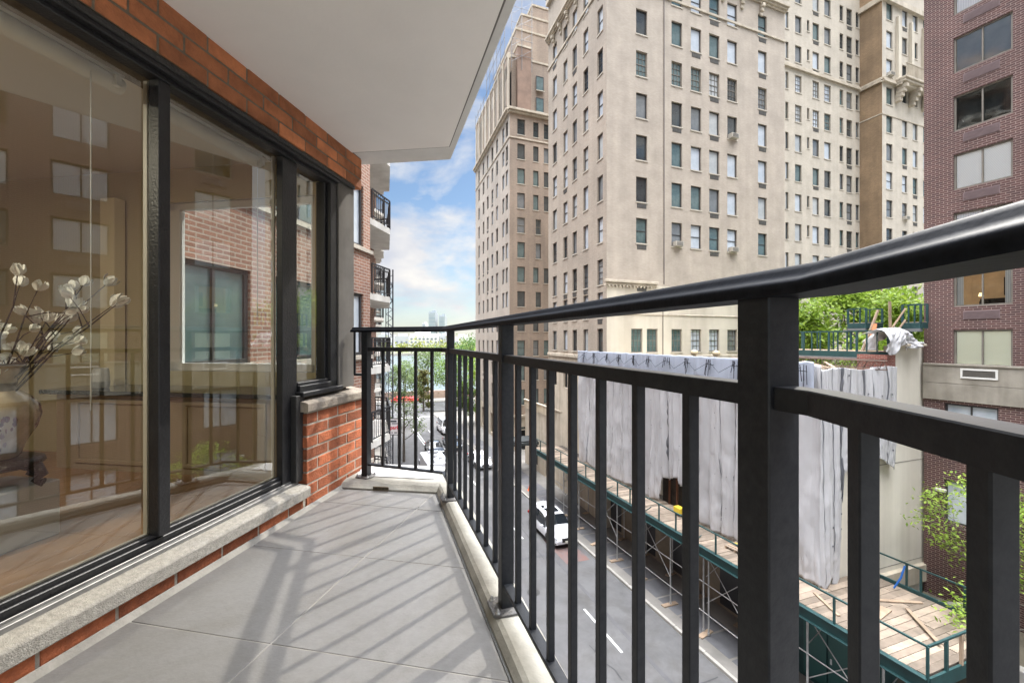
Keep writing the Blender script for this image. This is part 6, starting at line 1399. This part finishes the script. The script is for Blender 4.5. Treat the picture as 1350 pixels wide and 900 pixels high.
# ================================================================= SIGN, CANOPY, CONE
pg = empty('parking_sign', 'white raised parking sign with red lettering above the left pavement', 'sign', tuple(Vector((-11.88, 44.6, GZ))))
mb = MB().use(mat('sign_white', (0.82, 0.82, 0.82), .5)); mb.box((.0, 0, 5.2), (1.02, .14, 1.6)); mb.build('board', parent=pg, bevel=.02)
mb = MB().use(m_rail2); [mb.box((0, .0, z), (1.1, .17, .06)) for z in (4.38, 6.02)]; [mb.box((x, 0, 5.2), (.05, .17, 1.6)) for x in (-.53, .53)]; mb.build('sign_frame', parent=pg)
def text3(s, size, loc, m, parent, name='lettering', rot=(R(90), 0, 0), ext=.01):
    c = bpy.data.curves.new('t', 'FONT'); c.body = s; c.size = size; c.extrude = ext; c.align_x = 'CENTER'; c.offset = .012; o = bpy.data.objects.new('t', c); COL.objects.link(o); dg = bpy.context.evaluated_depsgraph_get(); me = bpy.data.meshes.new_from_object(o.evaluated_get(dg)); bpy.data.objects.remove(o)
    me.materials.clear(); me.materials.append(m); o = bpy.data.objects.new(name, me); COL.objects.link(o); o.parent = parent; o.location = loc; o.rotation_euler = rot; return o
text3('park', .50, (0, -.08, 4.95), mat('sign_red', (0.62, 0.02, 0.04), .5), pg)
mb = MB().use(mat('sign_dark', (0.04, 0.045, 0.06), .5)); mb.box((-.1, -.078, 5.75), (.6, .01, .16)); mb.box((.05, -.078, 5.52), (.66, .01, .08)); mb.box((-.25, -.078, 4.6), (.12, .01, .1)); mb.box((.1, -.078, 4.6), (.26, .01, .1)); mb.build('small_print', parent=pg)
for x in (-.5, .5): mb = MB().use(m_rail2); mb.tube([(x, .05, 0), (x, .05, 4.4)], .05, 8); mb.build('leg', parent=pg)
rc_ = empty('red_canopy', 'red garage canopy on the left pavement beyond the parking sign', 'canopy', (-17.4, 70, GZ))
mb = MB().use(mat('canopy_red', (0.55, 0.03, 0.035), .6, nscale=1, namt=.15)); mb.prism([(-1.9, 0), (1.9, 0), (1.9, 3), (-1.9, 3)], 3.95, 4.35); mb.box((0, 1.5, 4.5), (3.2, 2.4, .25)); mb.build('awning', parent=rc_, bevel=.05)
mb = MB().use(m_white); mb.box((0, -.02, 4.15), (2.6, .03, .1)); mb.build('stripe', parent=rc_)
for x in (-1.7, 1.7): mb = MB().use(m_metal); mb.tube([(x, .15, 0), (x, .15, 3.95)], .06, 8); mb.build('post', parent=rc_)
cn_ = empty('traffic_cone', 'orange traffic cone standing on the far pavement by the entrance canopy', 'cone', tuple(gp(37.4, 15.6, GZ + .14)))
mb = MB().use(mat('cone_orange', (0.75, 0.13, 0.02), .5)); mb.lathe((0, 0, .04), [(.17, 0), (.03, .75), (.001, .75)], 16); mb.build('cone_body', parent=cn_)
mb = MB().use(mat('cone_white', (0.7, 0.7, 0.7), .4)); mb.lathe((0, 0, .3), [(.118, 0), (.086, .18)], 16); mb.build('band', parent=cn_)
mb = MB().use(mat('cone_orange', (0, 0, 0))); mb.box((0, 0, .03), (.44, .44, .05)); mb.build('foot', parent=cn_, bevel=.02)
# ================================================================= CARS
def carpaint(name, c): return mat(name, c, .22, coat=1.0, spec=.6)
m_cglass = mat('car_glass', (0.012, 0.015, 0.018), .03, spec=1.0); m_tyre = mat('tyre', (0.015, 0.015, 0.015), .85); m_rim = mat('alloy', (0.35, 0.35, 0.36), .3, .9); m_lamp = mat('headlamp', (0.6, 0.62, 0.65), .08, spec=1); m_tail = mat('tail_lamp', (0.3, 0.01, 0.01), .2); m_trim = mat('black_trim', (0.015, 0.015, 0.016), .45); m_plate = mat('number_plate', (0.5, 0.5, 0.42), .5)
def car(label, t_, p_, paint, kind='suv', flip=False, group='cars parked and driving in the street', dz=0):
    """x forward. stations: (x, half width, z bottom, z shoulder, z roof, roof half width)"""
    Lc, Wc, Hc_ = {'suv': (4.9, 1.95, 1.72), 'sedan': (4.7, 1.84, 1.45), 'van': (5.4, 2.0, 2.1)}[kind]
    r = empty('car', label, 'car', tuple(gp(t_, p_, GZ + dz))); ang = math.atan2(G.y, G.x) + (math.pi if flip else 0); r.rotation_euler = (0, 0, ang); r['group'] = group
    hw = Wc / 2; sh = Hc_ * .56
    prof = {'suv': [(-.5, .62, .0), (-.485, .98, .0), (-.46, 1.0, .3), (-.40, 1.0, .93), (-.33, 1.0, .985), (-.1, 1.02, 1.0), (.03, 1.0, .97), (.10, .99, .84), (.20, .985, .12), (.24, .97, .0), (.36, .93, .0), (.46, .84, .0), (.5, .62, .0)],
            'sedan': [(-.5, .7, .0), (-.48, 1.02, .0), (-.36, 1.05, .02), (-.30, 1.05, .25), (-.2, 1.03, .86), (-.05, 1.0, 1.0), (.04, 1.0, .97), (.12, .98, .7), (.22, .97, .1), (.26, .95, .0), (.38, .9, .0), (.46, .82, .0), (.5, .62, .0)],
            'van': [(-.5, .7, .0), (-.495, .95, .9), (-.45, .97, .99), (-.2, .97, 1.0), (.05, .97, 1.0), (.16, .97, .96), (.24, .95, .6), (.31, .93, .05), (.33, .92, .0), (.40, .88, .0), (.46, .8, .0), (.485, .72, .0), (.5, .6, .0)]}[kind]
    rows = []; 
    for x, sf, rf in prof:
        X = x * Lc; e = abs(x) / .5; wf_ = hw * (1 - .16 * e ** 6 - .04 * e ** 2); zs = sh * sf; zb_ = .26 + (.12 if e > .95 else 0); zr_ = zs + (Hc_ - sh) * rf; rw = wf_ * (.97 - .22 * min(1, rf * 1.0))
        ring = [(X, -wf_ * .9, zb_), (X, -wf_, zb_ + .12), (X, -wf_ * 1.0, zs * .72), (X, -wf_ * .97, zs), (X, -rw * (1 if rf > .02 else .98), zs + (zr_ - zs) * .9), (X, -rw * .86, zr_ + (.0 if rf else .03)), (X, 0, zr_ + (.035 if rf else .055))]
        rows.append(ring + [(a, -b, c) for a, b, c in ring[-2::-1]])
    mb = MB().use(paint); 
    for i in range(len(rows) - 1):
        pr0, pr1 = prof[i][2], prof[i + 1][2]
        for j in range(12):
            g_ = False
            if j in (3, 8) and max(pr0, pr1) > .2: g_ = True      # side glass
            if j in (4, 5, 6, 7) and abs(pr0 - pr1) > .3: g_ = True   # screens
            mb.use(m_cglass if g_ else paint)
            q = [rows[i][j], rows[i + 1][j], rows[i + 1][j + 1], rows[i][j + 1]]; mb.face(q, smooth=not g_)
    mb.use(paint); mb.face(rows[0]); mb.face(rows[-1][::-1]); mb.use(m_trim); mb.face([rows[k][0] for k in range(len(rows))] + [rows[k][12] for k in range(len(rows) - 1, -1, -1)])
    body = mb.build('body', parent=r)
    bm = bmesh.new(); bm.from_mesh(body.data); bmesh.ops.remove_doubles(bm, verts=bm.verts, dist=.002); bmesh.ops.recalc_face_normals(bm, faces=bm.faces); bm.to_mesh(body.data); bm.free(); md = body.modifiers.new('b', 'BEVEL'); md.width = .03; md.segments = 2; md.limit_method = 'ANGLE'; md.angle_limit = R(25)
    for X in (-.295 * Lc, .30 * Lc):
        for s in (-1, 1):
            wr = .36 if kind == 'suv' else .33; c = Vector((X, s * (hw - .11), wr))
            mb = MB().use(m_tyre); rows2_ = [[c + Vector((rr_ * math.cos(a), yy, rr_ * math.sin(a))) for a in [k * math.pi / 12 for k in range(24)]] for rr_, yy in ((wr * .6, -.11), (wr * .96, -.12), (wr, -.08), (wr, .08), (wr * .96, .12), (wr * .6, .11))]; mb.grid(rows2_, close=True); wo_ = mb.build('wheel', parent=r)
            mb = MB().use(m_rim); yo = s * .105
            mb.face([c + Vector((wr * .16 * math.cos(a), yo * 1.06, wr * .16 * math.sin(a))) for a in [k * math.pi / 6 for k in range(12)]])
            for k in range(5):
                a = k * 2 * math.pi / 5 + .3; mb.bar(c + Vector((wr * .1 * math.cos(a), yo, wr * .1 * math.sin(a))), c + Vector((wr * .62 * math.cos(a), yo, wr * .62 * math.sin(a))), .07, .03)
            mb.use(m_trim); mb.face([c + Vector((wr * .62 * math.cos(a), yo * .7, wr * .62 * math.sin(a))) for a in [k * math.pi / 8 for k in range(16)]]); mb.build('rim', parent=wo_)
            mb = MB().use(m_trim); rows3 = [[c + Vector(((wr + q_) * math.cos(a), s * (.135 + yy), (wr + q_) * math.sin(a))) for a in [math.pi * (.02 + .96 * k / 12) for k in range(13)]] for q_, yy in ((.03, -.02), (.03, .0), (.09, .0), (.09, -.05))]; mb.grid(rows3); mb.build('wheel_arch', parent=r)
    for s in (-1, 1):
        mb = MB().use(m_lamp); mb.box((Lc * .462, s * hw * .66, sh * .78), (.24, .38, .13), (Vector((1, -s * .35, -.15)).normalized(), Vector((s * .35, 1, 0)).normalized(), Vector((.15, 0, 1)).normalized())); mb.build('headlight', parent=r, bevel=.03)
        mb = MB().use(m_tail); mb.box((-Lc * .487, s * hw * .74, sh * .9), (.14, .3, .2)); mb.build('tail_light', parent=r, bevel=.03)
        mb = MB().use(paint); mb.box((Lc * .13, s * (hw + .08), sh * 1.06), (.16, .2, .13)); mb.build('wing_mirror', parent=r, bevel=.04)
    mb = MB().use(m_trim); mb.box((Lc * .494, 0, sh * .62), (.06, .8, .3)); mb.build('grille', parent=r, bevel=.03)
    mb = MB().use(m_trim); mb.box((Lc * .488, 0, .36), (.1, 1.35, .14)); [mb.box((Lc * .47, s * .72, .42), (.12, .22, .14)) for s in (-1, 1)]; mb.build('bumper_intake', parent=r, bevel=.03)
    mb = MB().use(m_plate); mb.box((Lc * .506, 0, .5), (.02, .34, .15)); mb.build('number_plate', parent=r)
    if kind == 'suv':
        mb = MB().use(m_cglass); mb.box((-.07 * Lc, 0, Hc_ + .026), (1.25, .9, .012)); mb.build('sunroof', parent=r)
        mb = MB().use(m_rim); [mb.tube([(-.36 * Lc, s * .66, Hc_ - .02), (-.3 * Lc, s * .68, Hc_ + .05), (.0 * Lc, s * .68, Hc_ + .05), (.05 * Lc, s * .67, Hc_ - .01)], .018, 6) for s in (-1, 1)]; mb.build('roof_rail', parent=r)
    return r
cw_ = carpaint('car_white', (0.72, 0.73, 0.75)); ck = carpaint('car_black', (0.02, 0.022, 0.026)); cs_ = carpaint('car_silver', (0.35, 0.37, 0.40)); cb_ = carpaint('car_blue_grey', (0.10, 0.13, 0.17))
car('white SUV with dark sunroof driving towards the viewer beside the scaffolded pavement', 28.8, 13.7, cw_, 'suv', True)
car('white car parked at the right kerb beyond the white SUV with sunroof', 47.5, 13.7, cw_, 'sedan', True)
car('dark car with pale windscreen parked at the right kerb before the white one', 56.5, 12.6, cb_, 'sedan', True)
car('white van parked at the right kerb near the end of the street', 66, 13.7, cw_, 'van', True)
car('dark car waiting in the middle lane behind the box truck', 54.5, 9.9, ck, 'sedan', True)
0 and car('dark grey car far down the middle lane', 66.5, 10.0, ck, 'suv', True)
0 and car('silver car parked at the right kerb far down the street', 74, 13.7, cs_, 'sedan', True)
# box truck
bt = empty('box_truck', 'white box truck with cluttered flat roof in the left lane', 'truck', tuple(gp(42.5, 7.6, GZ))); bt.rotation_euler = (0, 0, math.atan2(G.y, G.x))
mb = MB().use(cw_); mb.box((-.7, 0, 1.75), (4.6, 2.1, 2.2)); mb.build('cargo_box', parent=bt, bevel=.05)
mb = MB().use(cw_); mb.box((2.35, 0, 1.2), (1.35, 1.95, 1.3)); mb.build('cab', parent=bt, bevel=.15, seg=3)
mb = MB().use(m_cglass); mb.box((3.02, 0, 1.55), (.06, 1.6, .5)); [mb.box((2.4, s * .97, 1.55), (.8, .04, .45)) for s in (-1, 1)]; mb.build('window', parent=bt)
mb = MB().use(mat('roof_clutter', (0.30, 0.30, 0.31), .7))
for k in range(9): mb.box((random.uniform(-2.6, 1.2), random.uniform(-.7, .7), 2.93), (random.uniform(.2, .5), random.uniform(.15, .4), random.uniform(.1, .25)))
mb.build('roof_vent', parent=bt, bevel=.01)
for X in (-2, 2.2):
    for s in (-1, 1):
        mb = MB().use(m_tyre); c = Vector((X, s * .88, .42)); mb.grid([[c + Vector((rr_ * math.cos(a), yy, rr_ * math.sin(a))) for a in [k * math.pi / 10 for k in range(20)]] for rr_, yy in ((.2, -.12), (.42, -.12), (.42, .12), (.2, .12))], close=True); mb.build('wheel', parent=bt)
